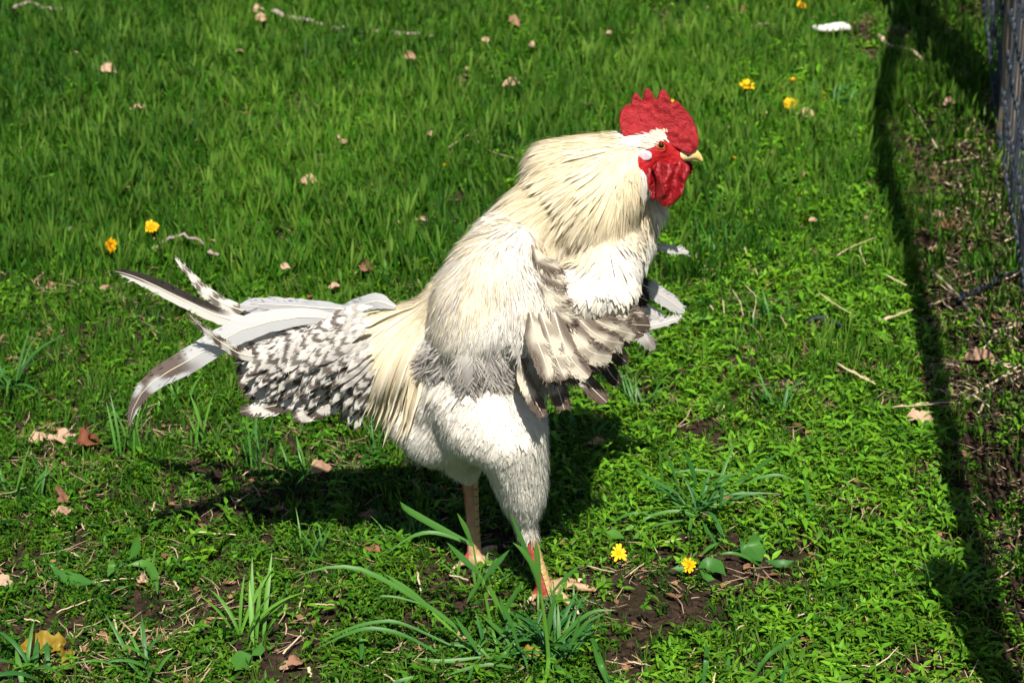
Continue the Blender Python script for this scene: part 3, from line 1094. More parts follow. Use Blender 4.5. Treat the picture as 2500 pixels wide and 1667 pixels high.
# ------------------------------------------------------------------ rooster: single feathers
def vane(path, wid, nor, pattern, nu=6, cup=.12, ragged=.10, seed=0, shape='round', asym=1.0, n=20, fringe=36, flen=.006):
    """one feather along PATH (3-D points, quill to tip) with loose barbs along its margin"""
    r = np.random.default_rng(seed)
    pts = catmull(path, n)
    v = np.linspace(0, 1, n)
    if shape == 'round':
        prof = np.minimum(1, .25 + 2.6 * v) * np.sqrt(np.clip(1 - ((v - .72) / .285).clip(0) ** 2, 0.002, 1))
    elif shape == 'point':
        prof = np.minimum(1, .3 + 2.5 * v) * np.clip((1 - v) / .45, .03, 1) ** .75
    elif shape == 'sickle':
        prof = np.minimum(1, .35 + 2 * v) * np.clip((1 - v) / .42, .02, 1) ** .62
    elif shape == 'oval':
        prof = np.clip(np.sin(np.clip(v * .93 + .06, 0, 1) ** 1.25 * math.pi), .04, 1)
    else:
        prof = np.minimum(1, .35 + 2 * v) * np.sqrt(np.clip(1 - ((v - .88) / .122).clip(0) ** 2, .004, 1))
    w2 = np.stack([prof * wid * asym, prof * wid], 1)
    w2 *= 1 + r.normal(0, ragged, w2.shape)
    V, Fc, U = ribbon(pts, nor, w2, nu, cup)
    col = pattern(U[:, 0], U[:, 1], r)
    if fringe:
        t = nrm(np.gradient(pts, axis=0))
        n0 = np.broadcast_to(np.asarray(nor, float), pts.shape)
        side = nrm(np.cross(t, n0))
        vi = r.uniform(.3, 1, fringe) ** .7
        sg = r.choice([-1, 1], fringe)
        ii = np.clip((vi * (n - 1)).astype(int), 0, n - 1)
        wb = np.where(sg < 0, w2[ii, 0], w2[ii, 1]) * r.uniform(.5, .95, fringe)
        base = pts[ii] + side[ii] * (sg * wb)[:, None] + n0[ii] * .0005
        d = nrm(side[ii] * (sg * r.uniform(.15, .8, fringe))[:, None] + t[ii] + r.normal(0, .15, (fringe, 3)))
        ln = flen * r.uniform(.5, 1.3, fringe)
        fp = np.stack([base, base + d * ln[:, None] * .55, base + d * ln[:, None] + r.normal(0, .0006, (fringe, 3))], 1)
        V2, F2, U2 = ribbons(fp, np.repeat(n0[ii][:, None], 3, 1) + r.normal(0, .3, (fringe, 1, 3)), np.array([1, .9, .1])[None] * r.uniform(.0003, .0007, fringe)[:, None], 1, 0)
        c2 = pattern(sg * .8, vi, r)
        F2 = F2 + len(V)
        V = np.vstack([V, V2.reshape(-1, 3)])
        U = np.vstack([U, np.tile(U2, (fringe, 1))])
        Fc = np.vstack([Fc, F2])
        col = np.vstack([col, np.repeat(c2, 6, 0)])
    return V, Fc, U, col


def mixc(a, b, k):
    return a[None] * (1 - k[:, None]) + b[None] * k[:, None]


def pat_bar(nb, tip=True, amt=.9):
    def f(u, v, r):
        ph = r.uniform(-.12, .12)
        s = np.sin((v * nb + .30 * np.abs(u) + ph) * 6.283 - 1.4 + r.normal(0, .12, len(u)))
        k = smooth01((s - .0) / .35) * smooth01((v - .12) / .2)
        if tip:
            k = np.maximum(k, smooth01((v - .90) / .05))
        col = mixc(WHITE * r.uniform(.60, .86), BROWN * .35 + DARK * .65, k * amt)
        q = (np.abs(u) < .12) & (k < .5)
        col[q] = col[q] * .9 + CREAM * .12
        return col
    return f


def pat_plain(c, tipc=None, t0=.6, amt=.8):
    def f(u, v, r):
        col = np.repeat((c * r.uniform(.93, 1.02))[None], len(u), 0)
        if tipc is not None:
            k = smooth01((v - t0 + .15 * np.abs(u) + r.uniform(-.08, .08)) / (1 - t0) * 1.3) * amt
            col = col * (1 - k[:, None]) + tipc * k[:, None]
        return col
    return f


def pat_edge(dark_side, tipdark=0.0):
    """dark leading half, pale trailing half with washed patches"""
    def f(u, v, r):
        s = u * dark_side
        ph = r.uniform(0, 6)
        k = smooth01((s + .1 + .25 * np.sin(v * 9 + ph)) / .8) * .85
        k = np.maximum(k, .5 * smooth01((np.sin(v * 12 + ph + u) - .1) / .6))
        if tipdark:
            k = np.maximum(k, smooth01((v - (1 - tipdark)) / .12))
        return mixc(WHITE * .72 + (CREAM - WHITE) * .4, BROWN * .62 + DARK * .38, np.clip(k * 1.06, 0, 1))
    return f


def add_feather(name, parent, path, wid, nor, pattern, mat='quill', quill=True, **kw):
    V, Fc, U, C = vane(path, wid, nor, pattern, **kw)
    o = loc_of(parent)
    f = obj(name, fast_mesh(name, V - o, Fc, U, C), M[mat], parent)
    if quill:
        pts = catmull(path, 12)
        nn = nrm(np.asarray(nor, float))
        n_ = nn if nn.ndim == 1 else nn[0]
        Vq, Fq = loft(pts + n_ * .0003, np.linspace(.0008, .0002, 12), np.linspace(.0006, .0002, 12), 5, n_)
        obj('quill', fast_mesh('quill', Vq - o, Fq), M['quillshaft'], f)
    return f


M['quillshaft'] = mat_plain('feather_shaft', (.74, .66, .50), .4)
MY = np.array([1, -1, 1.0])
CAMN = np.array([0, -1, .35])


def pp(pts, Ys):
    """photograph points with their depth Y (a number for the first and the last point)"""
    n = len(pts)
    Y = np.linspace(Ys[0], Ys[1], n) if len(Ys) == 2 else Ys
    return np.array([P(a, b, y) for (a, b), y in zip(pts, Y)])


def z3(x, y): return (250 + x * .3614, 600 + y * .3614)
def zA(x, y): return (1250 + x * .2934, 560 + y * .2934)


tail_me_v, tail_me_f = loft(pp([(980, 845), (900, 850), (800, 858), (700, 850), (640, 850)], (0, 0)), [.03, .028, .022, .014, .006], [.042, .036, .026, .016, .006], 14)
tail = obj('tail', fast_mesh('tail', tail_me_v - ROO, tail_me_f), M['skin'], rooster)
tail['label'] = 'long tail of white sickle feathers and barred coverts'


def pat_sickle(u, v, r):
    u = -u
    n1 = np.sin(v * 23 + u * 1.8) + .6 * np.sin(v * 41 - u * 2.5 + 1)
    k = smooth01((v - .52) / .08) * smooth01((n1 + .75 + (v - .7) * 2.0 - u * .5) / .7) * .95
    k = np.maximum(k, smooth01((v - .93) / .05) * .8)
    return mixc(np.array([.50, .50, .49]), BROWN * .7 + DARK * .3, k)


sick = [z3(1650, 520), z3(1450, 480), z3(1250, 490), z3(1000, 545), z3(800, 640), z3(600, 765), z3(410, 870), z3(290, 965), z3(215, 1080), z3(178, 1215)]
add_feather('sickle_feather', tail, pp(sick, (-.03, -.055)), 30 / PXM, CAMN, pat_sickle, nu=8, seed=1, shape='sickle', ragged=.03, cup=.2, n=44, fringe=40, flen=.006)
fa = [z3(1300, 560), z3(1000, 520), z3(800, 480), z3(560, 370), z3(330, 255), z3(180, 195), z3(85, 172)]
add_feather('sickle_feather', tail, pp(fa, (.0, .03)), 19 / PXM, CAMN, lambda u, v, r: mixc(WHITE * .8, DARK, np.clip(smooth01((u * 1 + (v - .42) * 1.5) / .3) * smooth01((v - .25) / .12) + smooth01((v - .9) / .06), 0, 1)), nu=8, seed=2, shape='sickle', ragged=.03, n=40, fringe=30)
fb_ = [z3(1350, 500), z3(1100, 450), z3(900, 425), z3(720, 330), z3(610, 215), z3(490, 85)]
add_feather('sickle_feather', tail, pp(fb_, (.02, .06)), 15 / PXM, CAMN, pat_bar(6, False, .85), nu=6, seed=3, shape='sickle', ragged=.05, n=40, fringe=50)
fc_ = [z3(1350, 700), z3(1150, 745), z3(950, 735), z3(830, 670), z3(700, 575), z3(590, 468)]
add_feather('sickle_feather', tail, pp(fc_, (-.035, -.07)), 13 / PXM, CAMN, pat_bar(5, True, .95), nu=6, seed=4, shape='point', ragged=.05, n=40, fringe=60)
for q, (pl, w_) in enumerate([([z3(1700, 470), z3(1450, 430), z3(1200, 410), z3(930, 405)], 22), ([z3(1700, 430), z3(1500, 420), z3(1300, 405), z3(1000, 390)], 16),
                              ([z3(1980, 415), z3(1860, 375), z3(1730, 405), z3(1600, 460)], 19), ([z3(1750, 500), z3(1450, 560), z3(1250, 580), z3(1000, 640)], 20)]):
    add_feather('sickle_feather', tail, pp(pl, (.0 + .012 * (q == 0), .02 if q < 3 else -.035)), w_ / PXM, CAMN, pat_plain(np.array([.47, .47, .48])) if q < 3 else pat_bar(2.2, False, .6), seed=10 + q, ragged=.05)
rect = [([(880, 850), (760, 860), (640, 890), (578, 912)], 27), ([(880, 870), (770, 890), (650, 925), (582, 938)], 26), ([(880, 890), (780, 920), (680, 950), (597, 962)], 26),
        ([(890, 910), (800, 950), (690, 985), (586, 1005)], 24), ([(880, 840), (770, 835), (680, 845), (600, 870)], 26), ([(900, 930), (840, 970), (770, 1000), (714, 1020)], 24)]
for side in (-1, 1):
    for q, (pl, w_) in enumerate(rect):
        Y0_, Y1_ = (-.022, -.030) if side < 0 else (.022, .035)
        add_feather('tail_feather', tail, pp(pl, (Y0_ - .001 * q, Y1_ - .002 * q)), w_ / PXM, CAMN if side < 0 else CAMN * MY, pat_bar(3.4, True, .97), seed=30 + q + side, ragged=.05, n=32, fringe=50)
# barred coverts, row behind row
for side in (-1, 1):
    for k in range(8):
        nrow = 14 if side < 0 else 8
        for j in range(nrow):
            t = (j + .5 * (k % 2)) / nrow
            xt, yt = 905 - 34 * k, 745 + 10 * k
            xb, yb = 920 - 31 * k, 962 - 8 * k
            r = random.Random(k * 50 + j + (500 if side > 0 else 0))
            px = xt + (xb - xt) * t + r.uniform(-8, 8)
            py = yt + (yb - yt) * t + r.uniform(-6, 6)
            ang = math.radians(12 + 52 * t + r.uniform(-7, 7))
            L = r.uniform(80, 112) * (1.1 if k > 5 else 1) * (1.06 if t > .72 else 1)
            dx, dy = -math.cos(ang), math.sin(ang)
            arch = math.sin(math.pi * min(max(t, .02), .98))
            Y = side * (.010 + .038 * arch + .003 * (7 - k) + r.uniform(0, .003))
            pl = [(px, py), (px + dx * L * .5, py + dy * L * .5 - 3), (px + dx * L, py + dy * L + 4)]
            path = pp(pl, (Y, Y * .92 + side * .006))
            nor = np.array([0, side, .35 + .9 * (.5 - t)])
            add_feather('covert_feather', tail, path, r.uniform(10, 14) / PXM, nor, pat_bar(r.choice([2.2, 2.7, 3.2]), True, r.uniform(.75, .97) * (.45 if k == 0 and t < .7 else 1)), mat='feather', quill=False, nu=6, seed=k * 100 + j, ragged=.06, cup=.2, shape='oval', fringe=5, flen=.004)

# near wing: covert rows, secondaries, primaries
def near_surface(px, py, off, tree=bvh):
    d = ray(px, py)
    hit = tree.ray_cast(Vector(CAM), Vector(nrm(d)))
    if hit[0] is None:
        return None
    return np.array(hit[0]) + np.array(hit[1]) * off, np.array(hit[1])


GREYB = np.array([.36, .32, .29])
rows = [((1060, 775), (1335, 800), 19, 155, -.10, WHITE * .92, 25, .002, GREYB, .34), ((1070, 700), (1300, 745), 15, 130, -.05, WHITE, 25, .004, GREY * .8, .82),
        ((1090, 625), (1296, 690), 14, 135, -.10, WHITE, 24, .006, None, 0), ((1120, 570), (1288, 630), 12, 130, -.18, WHITE * .7 + CREAM * .3, 24, .007, None, 0),
        ((1150, 525), (1278, 575), 10, 120, -.3, CREAM * .4 + WHITE * .6, 23, .008, None, 0), ((1200, 500), (1045, 650), 12, 115, -.25, CREAM, 22, .006, GOLD, .4)]
for ri, (a, b, n, L, slant, c, w_, off, tc_, t0) in enumerate(rows):
    for j in range(n):
        t = j / (n - 1)
        r = random.Random(ri * 40 + j)
        px, py = a[0] + (b[0] - a[0]) * t + r.uniform(-6, 6), a[1] + (b[1] - a[1]) * t + r.uniform(-6, 6)
        s = near_surface(px, py, off)
        if s is None:
            continue
        p0, n0 = s
        sl = slant + .42 * t + r.uniform(-.05, .05)
        Lj = L * (r.uniform(.9, 1.1) if ri else r.uniform(.74, 1.12))
        Yt = p0[1] - .002 - (.004 if ri == 0 else .001)
        p2 = P(px + sl * Lj, py + Lj, Yt)
        if ri == 0:
            hit_ = near_surface(px + sl * Lj, py + Lj, .013, body_bvh)
            p2 = hit_[0] if hit_ is not None and hit_[0][1] < 0 else p2
            Yt = p2[1]
        p1 = P(px + sl * Lj * .45, py + Lj * .52, (p0[1] + Yt) / 2 - .004)
        nor = nrm(np.array([.15 * (t - .5), -1, .45]))
        add_feather('wing_covert' if ri else 'secondary_feather', wing, np.array([p0, p1, p2]), w_ / PXM, nor, pat_plain(c, tc_, t0 + (r.uniform(-.08, .22) if ri == 0 else 0), .75 if ri else min(1, r.uniform(.35, .95) + .4 * (t > .62))), mat='feather' if ri else 'quill', quill=False, nu=6,
                    seed=900 + ri * 30 + j, ragged=.06, cup=.10, fringe=90 if ri else 130, flen=.014 if ri else .022, shape='round' if ri else 'oval')
for j, (a, b, w_) in enumerate([((1282, 598), (1375, 660), 13), ((1285, 622), (1385, 700), 14), ((1290, 655), (1392, 742), 15), ((1298, 690), (1398, 770), 16), ((1310, 715), (1405, 790), 17)]):
    p0 = near_surface(a[0], a[1], .012)[0]
    add_feather('wing_covert', wing, np.array([p0, P((a[0] + b[0]) / 2 - 4, (a[1] + b[1]) / 2 + 8, p0[1] - .010), P(b[0], b[1], p0[1] - .012)]), w_ / PXM, CAMN, pat_edge(1, .15), mat='feather', quill=False, seed=1200 + j, nu=6, cup=.05, shape='oval', fringe=60, flen=.01)
prim = [([(150, 690), (200, 900), (260, 1060), (330, 1270)], 25, 1, .12), ([(240, 690), (310, 900), (370, 1080), (450, 1250)], 25, 1, .12), ([(350, 690), (420, 920), (500, 1090), (640, 1230)], 25, -1, .0),
        ([(440, 690), (540, 890), (660, 1020), (830, 1060)], 27, -1, .05), ([(500, 690), (640, 830), (780, 920), (930, 950)], 25, -1, .1), ([(520, 670), (700, 760), (860, 830), (1030, 880)], 24, -1, .08),
        ([(540, 640), (750, 700), (950, 780), (1150, 800)], 20, -1, .3), ([(600, 620), (780, 640), (930, 680), (1100, 700)], 20, -1, .1),
        ([(420, 900), (520, 1120), (640, 1290), (790, 1440)], 20, -1, .42), ([(300, 1000), (340, 1200), (390, 1350), (435, 1500)], 22, -1, .38), ([(60, 1050), (110, 1250), (180, 1400), (265, 1560)], 18, -1, .4)]
for j, (pl, w_, ds, td) in enumerate(prim):
    ya, yb = [(-.125, -.165), (-.122, -.163), (-.112, -.158), (-.095, -.15), (-.075, -.135), (-.06, -.12), (-.045, -.10), (-.04, -.085), (-.085, -.12), (-.09, -.13), (-.1, -.135)][j]
    path = pp([zA(*q) for q in pl], (ya, yb))
    add_feather('primary_feather', wing, path, w_ / PXM, nrm(np.array([.25, -1, .3])), pat_edge(ds, td), nu=8, seed=1300 + j, shape='round', ragged=.05, cup=.18, n=28, fringe=60)
for j in range(len(prim) - 4):
    mid_ = [((a[0] + b[0]) / 2, (a[1] + b[1]) / 2) for a, b in zip(prim[j][0], prim[j + 1][0])]
    end_ = (mid_[-1][0] * 1.01, mid_[-1][1] * 1.035)
    add_feather('primary_feather', wing, pp([zA(*q) for q in mid_[:-1] + [end_]], (-.095 + .006 * j, -.13 + .007 * j)), 23 / PXM, nrm(np.array([.25, -1, .3])), pat_edge(1 if j % 2 else -1, .35), nu=8, seed=1350 + j, ragged=.05, cup=.18, n=28, fringe=60)
# far wing: white primaries seen past the breast
pat_white_tip = lambda u, v, r: mixc(DARK, np.array([.52, .50, .49]), smooth01((v - .42) / .08))
farp = [([(880, 380), (1020, 430), (1160, 500), (1300, 590), (1435, 690)], 20, .10, .13, pat_white_tip), ([(860, 480), (980, 580), (1090, 660), (1180, 710), (1265, 770)], 19, .105, .13, pat_white_tip),
        ([(860, 700), (1000, 790), (1150, 800), (1300, 765), (1415, 715)], 10, .095, .13, pat_white_tip), ([(840, 640), (940, 750), (1040, 840), (1120, 920), (1190, 1000)], 18, .09, .12, lambda u, v, r: mixc(mixc(DARK, np.array([.80, .76, .70]), smooth01((v - .4) / .1)), BROWN, smooth01((v - .85) / .1) * .7) if False else pat_plain(np.array([.62, .59, .54]), BROWN, .8, .6)(u, v, r)),
        ([(700, 820), (800, 930), (880, 1040), (960, 1110)], 22, .085, .11, pat_plain(DARK * 1.4)), ([(950, 60), (1100, 110), (1240, 150), (1350, 172), (1472, 190)], 9, .085, .12, pat_white_tip),
        ([(800, 430), (950, 500), (1060, 560), (1140, 600)], 26, .08, .11, pat_plain(DARK)), ([(700, 900), (760, 1080), (820, 1200), (900, 1290)], 18, .085, .11, pat_plain(DARK * 1.5))]
for j, (pl, w_, ya, yb, pt) in enumerate(farp):
    add_feather('primary_feather', wing_far, pp([zA(*q) for q in pl], (ya, yb)), w_ / PXM, nrm(np.array([.3, -1, .4])), pt, nu=6, seed=1400 + j, ragged=.06)
for j in range(9):                                   # its secondaries hang down on the far side
    t = j / 8
    px, py = 1090 + 220 * t, 790 + 10 * t
    add_feather('secondary_feather', wing_far, pp([(px, py), (px - 8, py + 70), (px + 10 * t, py + 140)], (.115, .15)), 24 / PXM, CAMN * MY, pat_plain(GREY, GREYB, .55), seed=1500 + j)

# ------------------------------------------------------------------ rooster: head
def plate(name, outline, Y, half, voxel, mat, parent, bulge=None, smooth=5, n=90, closed=True):
    """fleshy plate: outline in the photograph, at depth Y, thickened and rounded"""
    ol = np.array(outline, float)
    q = catmull(np.vstack([ol, ol[:1]]), n)[:-1]
    p3 = np.array([P(a, b, Y) for a, b in q])
    bm = bmesh.new()
    vs = [bm.verts.new(v) for v in p3]
    es = [bm.edges.new((vs[i], vs[(i + 1) % len(vs)])) for i in range(len(vs))]
    bmesh.ops.triangle_fill(bm, use_beauty=True, edges=es)
    ex = bmesh.ops.extrude_face_region(bm, geom=bm.faces[:])
    top = [g for g in ex['geom'] if isinstance(g, bmesh.types.BMVert)]
    tops = set(top)
    for v in bm.verts:
        v.co.y += -half if v in tops else half
    bmesh.ops.recalc_face_normals(bm, faces=bm.faces[:])
    me = bpy.data.meshes.new(name)
    bm.to_mesh(me)
    bm.free()
    me = eval_mesh(name, me, [('REMESH', dict(mode='VOXEL', voxel_size=voxel, adaptivity=0)), ('SMOOTH', dict(factor=.5, iterations=smooth))])
    V = verts_of(me)
    if bulge:
        V = bulge(V)
    set_verts(me, V - loc_of(parent))
    me.materials.clear()
    for p in me.polygons:
        p.use_smooth = True
    return obj(name, me, mat, parent)


comb_ol = [(1531, 331), (1521, 325), (1514, 306), (1513, 289), (1519, 272), (1531, 262), (1543, 260), (1545, 247), (1553, 237), (1562, 241), (1569, 255), (1572, 248), (1573, 234), (1580, 223), (1590, 229), (1597, 241),
           (1600, 252), (1605, 245), (1610, 229), (1619, 223), (1630, 232), (1636, 246), (1638, 257), (1643, 251), (1653, 249), (1662, 260), (1674, 271), (1688, 289), (1700, 318), (1704, 342), (1697, 360), (1682, 368),
           (1664, 362), (1642, 352), (1615, 340), (1585, 328), (1558, 330)]


def comb_bulge(V):
    px, py = to_px(V)
    b = np.clip((py - 270) / 80, 0, 1)
    V = V.copy()
    V[:, 1] *= .62 + .9 * b
    V[:, 1] += .004 * np.sin((px - 1500) / 32) * (1 - b)
    V[:, 1] -= (fnoise(px / 14, py / 14, 41) - .5) * .0045 * np.sign(-V[:, 1] + 1e-9) * -1
    return V


cc = np.array([1607, 330.0])
comb_ol = [tuple(cc + (np.array(q) - cc) * (1.035 if q[1] < 262 else 1.012)) for q in comb_ol]
plate('comb', comb_ol, 0, .0068, .0013, M['comb'], rooster, comb_bulge, 3, 220)
wat_ol = [(1590, 404), (1612, 396), (1640, 394), (1664, 396), (1681, 402), (1683, 420), (1670, 440), (1662, 448), (1666, 460), (1658, 478), (1643, 497), (1623, 503), (1606, 494), (1600, 472), (1602, 440)]


def wat_bulge(sgn):
    def f(V):
        px, py = to_px(V)
        V = V.copy()
        V[:, 1] += sgn * (.006 * np.sin(np.clip((py - 400) / 100, 0, 1) * math.pi) + .0050 * np.sin(px / 6.5 + py / 34 + 5 * fnoise(px / 40, py / 40, 44)) * np.clip((496 - py) / 30, 0, 1) + .0045 * (fnoise(px / 20, py / 28, 43) - .5))
        return V
    return f


plate('wattle', wat_ol, -.0225, .0042, .0016, M['wattle'], rooster, wat_bulge(-1), 6, 70)
plate('wattle', [(x + (8 if x > 1640 else 4), y - 4) for x, y in wat_ol], .015, .0042, .0018, M['wattle'], rooster, wat_bulge(1), 6, 70)
lap_ol = [(1556, 396), (1576, 398), (1592, 410), (1604, 430), (1603, 460), (1600, 482), (1593, 489), (1584, 474), (1571, 436)]
plate('throat_lappet', lap_ol, -.0145, .0040, .0016, M['wattle'], rooster, wat_bulge(-1), 5, 50)
plate('throat_lappet', lap_ol, .015, .0040, .0018, M['wattle'], rooster, wat_bulge(1), 5, 50)
for sgn in (-1, 1):
    plate('earlobe', [(1556, 378), (1562, 369), (1575, 367), (1588, 372), (1592, 382), (1584, 390), (1570, 391), (1558, 387)], sgn * .0205, .0035, .0013, M['lobe'], rooster, None, 6, 40)
# beak
bu = catmull(pp([(1655, 378), (1672, 376), (1690, 376), (1704, 382), (1716, 395)], (0, 0)), 12)
V, fc = loft(bu, np.array([.0085, .0083, .008, .0076, .007, .0064, .0056, .0047, .0038, .0028, .0018, .0006]), np.array([.0075, .0078, .008, .008, .0077, .0072, .0065, .0056, .0045, .0034, .0022, .0006]), 14)
beak = obj('upper_beak', fast_mesh('upper_beak', V - ROO, fc), M['beak'], rooster)
bl = catmull(pp([(1650, 387), (1672, 386), (1688, 388), (1702, 392)], (0, 0)), 9)
V, fc = loft(bl, np.linspace(.0072, .0008, 9), np.array([.0034, .0036, .0036, .0034, .003, .0026, .002, .0013, .0005]), 12)
obj('lower_beak', fast_mesh('lower_beak', V - ROO, fc), M['beak'], rooster)
bm = bmesh.new(); bmesh.ops.create_icosphere(bm, subdivisions=2, radius=.0009)
nos_me = bpy.data.meshes.new('nostril'); bm.to_mesh(nos_me); bm.free(); nos_me.materials.append(M['pupil'])
for sgn in (-1, 1):
    q = P(1678, 370, 0) - loc_of(beak)
    o = obj('nostril', nos_me, None, beak, (q[0], sgn * .0078, q[2])); o.scale = (2, .6, 1)
# eyes
for sgn in (-1, 1):
    hit = body_bvh.ray_cast(Vector((P(1613, 359, -.017)[0], sgn * .5, P(1613, 359, -.017)[2])), Vector((0, -sgn, 0)))
    e0 = np.array(hit[0]) - np.array([0, sgn * .0032, 0])
    bm = bmesh.new(); bmesh.ops.create_uvsphere(bm, u_segments=20, v_segments=12, radius=.0064)
    me = bpy.data.meshes.new('eye'); bm.to_mesh(me); bm.free()
    for p in me.polygons: p.use_smooth = True
    eye = obj('eye', me, M['iris'], rooster, e0 - ROO)
    bm = bmesh.new(); bmesh.ops.create_uvsphere(bm, u_segments=16, v_segments=10, radius=.0034)
    me = bpy.data.meshes.new('pupil'); bm.to_mesh(me); bm.free()
    for p in me.polygons: p.use_smooth = True
    pu = obj('pupil', me, M['pupil'], eye, (.0003, sgn * .0046, .0012)); pu.scale = (1, .62, 1)
    a = np.linspace(0, 2 * math.pi, 25)[:-1]
    ring = np.stack([np.cos(a) * .0068, np.full(24, sgn * .0038), np.sin(a) * .0056], 1)
    Vr, fr = [], []
    for i in range(24):
        for j in range(6):
            b = j / 6 * 6.283
            d = nrm(ring[i] * np.array([1, 0, 1]))
            Vr.append(ring[i] + d * .0013 * math.cos(b) + np.array([0, sgn * .0013 * math.sin(b), 0]))
            fr.append((i * 6 + j, i * 6 + (j + 1) % 6, ((i + 1) % 24) * 6 + (j + 1) % 6, ((i + 1) % 24) * 6 + j))
    obj('eyelid', fast_mesh('eyelid', np.array(Vr), np.array(fr)), M['red'], eye)
# tuft of pale feathers over the eye
acc = Acc()
for sgn in (-1, 1):
    for i in range(330):
        t = RNG.random()
        px = 1582 + 52 * t + RNG.normal(0, 5); py = 352 - 13 * t + RNG.normal(0, 4) - 5 * math.sin(t * 3)
        o_ = P(px, py, -.012)
        hit = body_bvh.ray_cast(Vector((o_[0], sgn * .5, o_[2])), Vector((0, -sgn, 0)))
        p0 = np.array(hit[0]) if hit[0] is not None else np.array([o_[0], sgn * .006, o_[2]])
        n0 = np.array([0, sgn, .5])
        L = RNG.uniform(.006, .013)
        d = nrm(np.array([-.95 + RNG.normal(0, .25), sgn * .25, .10 + .55 * t + RNG.normal(0, .2)]))
        pts = np.array([p0 + n0 * .001, p0 + n0 * .002 + d * L * .5, p0 + n0 * .003 + d * L])
        V, Fc, U = ribbon(pts, n0, np.array([.8, 1, .1]) * RNG.uniform(.0006, .0011), 1)
        acc.add(V, Fc, U, (CREAM + (WHITE - CREAM) * .4) * RNG.uniform(.85, 1.03), np.repeat(np.array([[.1, sgn, .5]]), len(V), 0))
obj('brow_plumage', acc.mesh('brow_plumage', ROO), M['fluff'], rooster, kind='stuff')

# claws, spur and leg scales
for e, d in TOES:
    L = .014
    path = np.array([e - d * .002, e + d * L * .5 + np.array([0, 0, .001]), e + d * L + np.array([0, 0, -.004])])
    V, fc = loft(catmull(path, 6), np.linspace(.0036, .0005, 6), np.linspace(.0038, .0005, 6), 8)
    obj('claw', fast_mesh('claw', V - ROO, fc), M['claw'], body)
shanks = [(pp([(1281, 1262), (1292, 1320), (1310, 1380), (1328, 1440)], (-.046, -.043)), [.0105, .0086, .0082, .0098]), (pp([(1146, 1175), (1151, 1260), (1156, 1340), (1158, 1370)], (.042, .033)), [.0098, .0085, .0086, .0092])]
for path, rad in shanks:
    n = 15
    pts = catmull(path, n); rr = np.interp(np.linspace(0, 1, n), np.linspace(0, 1, 4), rad)
    t = nrm(np.gradient(pts, axis=0))
    for i in range(n):
        for col_, (a0, a1) in enumerate(((-62, -16), (-24, 44))):
            g = np.zeros((4, 5, 3))
            ln = np.linalg.norm(path[-1] - path[0]) / n * .50
            for jj in range(5):
                aa = math.radians(a0 + (a1 - a0) * jj / 4)
                d = np.array([math.cos(aa), math.sin(aa), 0])
                d = nrm(d - t[i] * (d @ t[i]))
                for ii in range(4):
                    s = (ii / 3 - .5) * 2
                    edge = 1 - .25 * (abs(s) ** 3) - .2 * (abs(jj - 2) / 2) ** 3
                    cshift = .35 * (1 - ((jj - 2) / 2) ** 2)
                    g[ii, jj] = pts[i] + t[i] * ln * (s + cshift - .2 + .5 * (col_ == 0)) + d * (rr[i] + .0001 + (.0015 if path[0][1] < 0 else .0008) * edge + .0004 * s)
            f4 = [(a * 5 + b, a * 5 + b + 1, (a + 1) * 5 + b + 1, (a + 1) * 5 + b) for a in range(3) for b in range(4)]
            obj('scale', fast_mesh('scale', g.reshape(-1, 3) - ROO, np.array(f4)), M['scute'], body)
sp0 = P(1318, 1405, -.047)

# ------------------------------------------------------------------ fence on the right
fy0, fy1 = -1.3, 3.4                                  # along the fence, metres from FA
fence = root('wire_fence', (FA[0], FA[1], 0), 'woven wire fence with bluish grey wires and weathered wooden posts', 'fence')
FO = np.array([FA[0], FA[1], 0.0])


def fpt(s, z, off=0.0):
    p = FO + FDIR * s + FNOR * off
    return np.array([p[0], p[1], z + float(gh(p[0], p[1]))])


def tube(path, r, seg=6):
    return loft(path, r, r, seg, (.3, .2, 1) if abs(nrm(np.asarray(path[-1]) - np.asarray(path[0]))[2]) < .8 else (1, 0, 0))


def htop(s):
    """height of the sagging top edge, lower towards the near end"""
    y = FO[1] + FDIR[1] * s
    return float(np.interp(y, [-1.2, -.51, -.18, .27, .52, .71, 1.0, 1.49, 2.2, 4], [.30, .42, .63, .83, 1.04, 1.14, 1.08, .90, .85, .85]))


nh = 18
ZH = [.03 + k * .075 for k in range(nh)]
for k in range(nh):
    ss = [s for s in np.linspace(fy0, fy1, 90) if htop(s) > ZH[k] + .01]
    if len(ss) < 3:
        continue
    pts = np.array([fpt(s, ZH[k] + .004 * math.sin(s * 9 + k), .004 * math.sin(s * 5 + k * 2)) for s in ss])
    V, fc = tube(pts, .0017)
    obj('horizontal_wire', fast_mesh('horizontal_wire', V - FO, fc), M['wire'], fence)
GAP = .04
nvert = int((fy1 - fy0) / GAP)
R = random.Random(5)
for i in range(nvert):
    s = fy0 + .03 + i * GAP
    wob = R.uniform(-.006, .006)
    ht = htop(s)
    pts = np.array([fpt(s + wob * math.sin(z * 6), z, .0034 + .003 * math.sin(z * 8 + i)) for z in np.linspace(.0, ht, 12)])
    V, fc = tube(pts, .0019)
    vw = obj('vertical_wire', fast_mesh('vertical_wire', V - FO, fc), M['wire'], fence)
    Vk, fk = [], []
    for k in range(nh):
        z = ZH[k]
        if z > ht:
            break
        a, f_ = loft(np.array([fpt(s, z - .008, .0015), fpt(s, z - .004, .0015), fpt(s, z + .004, .0015), fpt(s, z + .008, .0015)]), [.0014, .0034, .0034, .0014], [.0014, .0034, .0034, .0014], 6, (1, 0, 0))
        fk += [tuple(x + len(Vk) * 1 for x in ff) for ff in f_]
        Vk += list(a)
    obj('wire_knots', fast_mesh('wire_knots', np.array(Vk) - FO, fk), M['wire'], vw, kind='stuff')


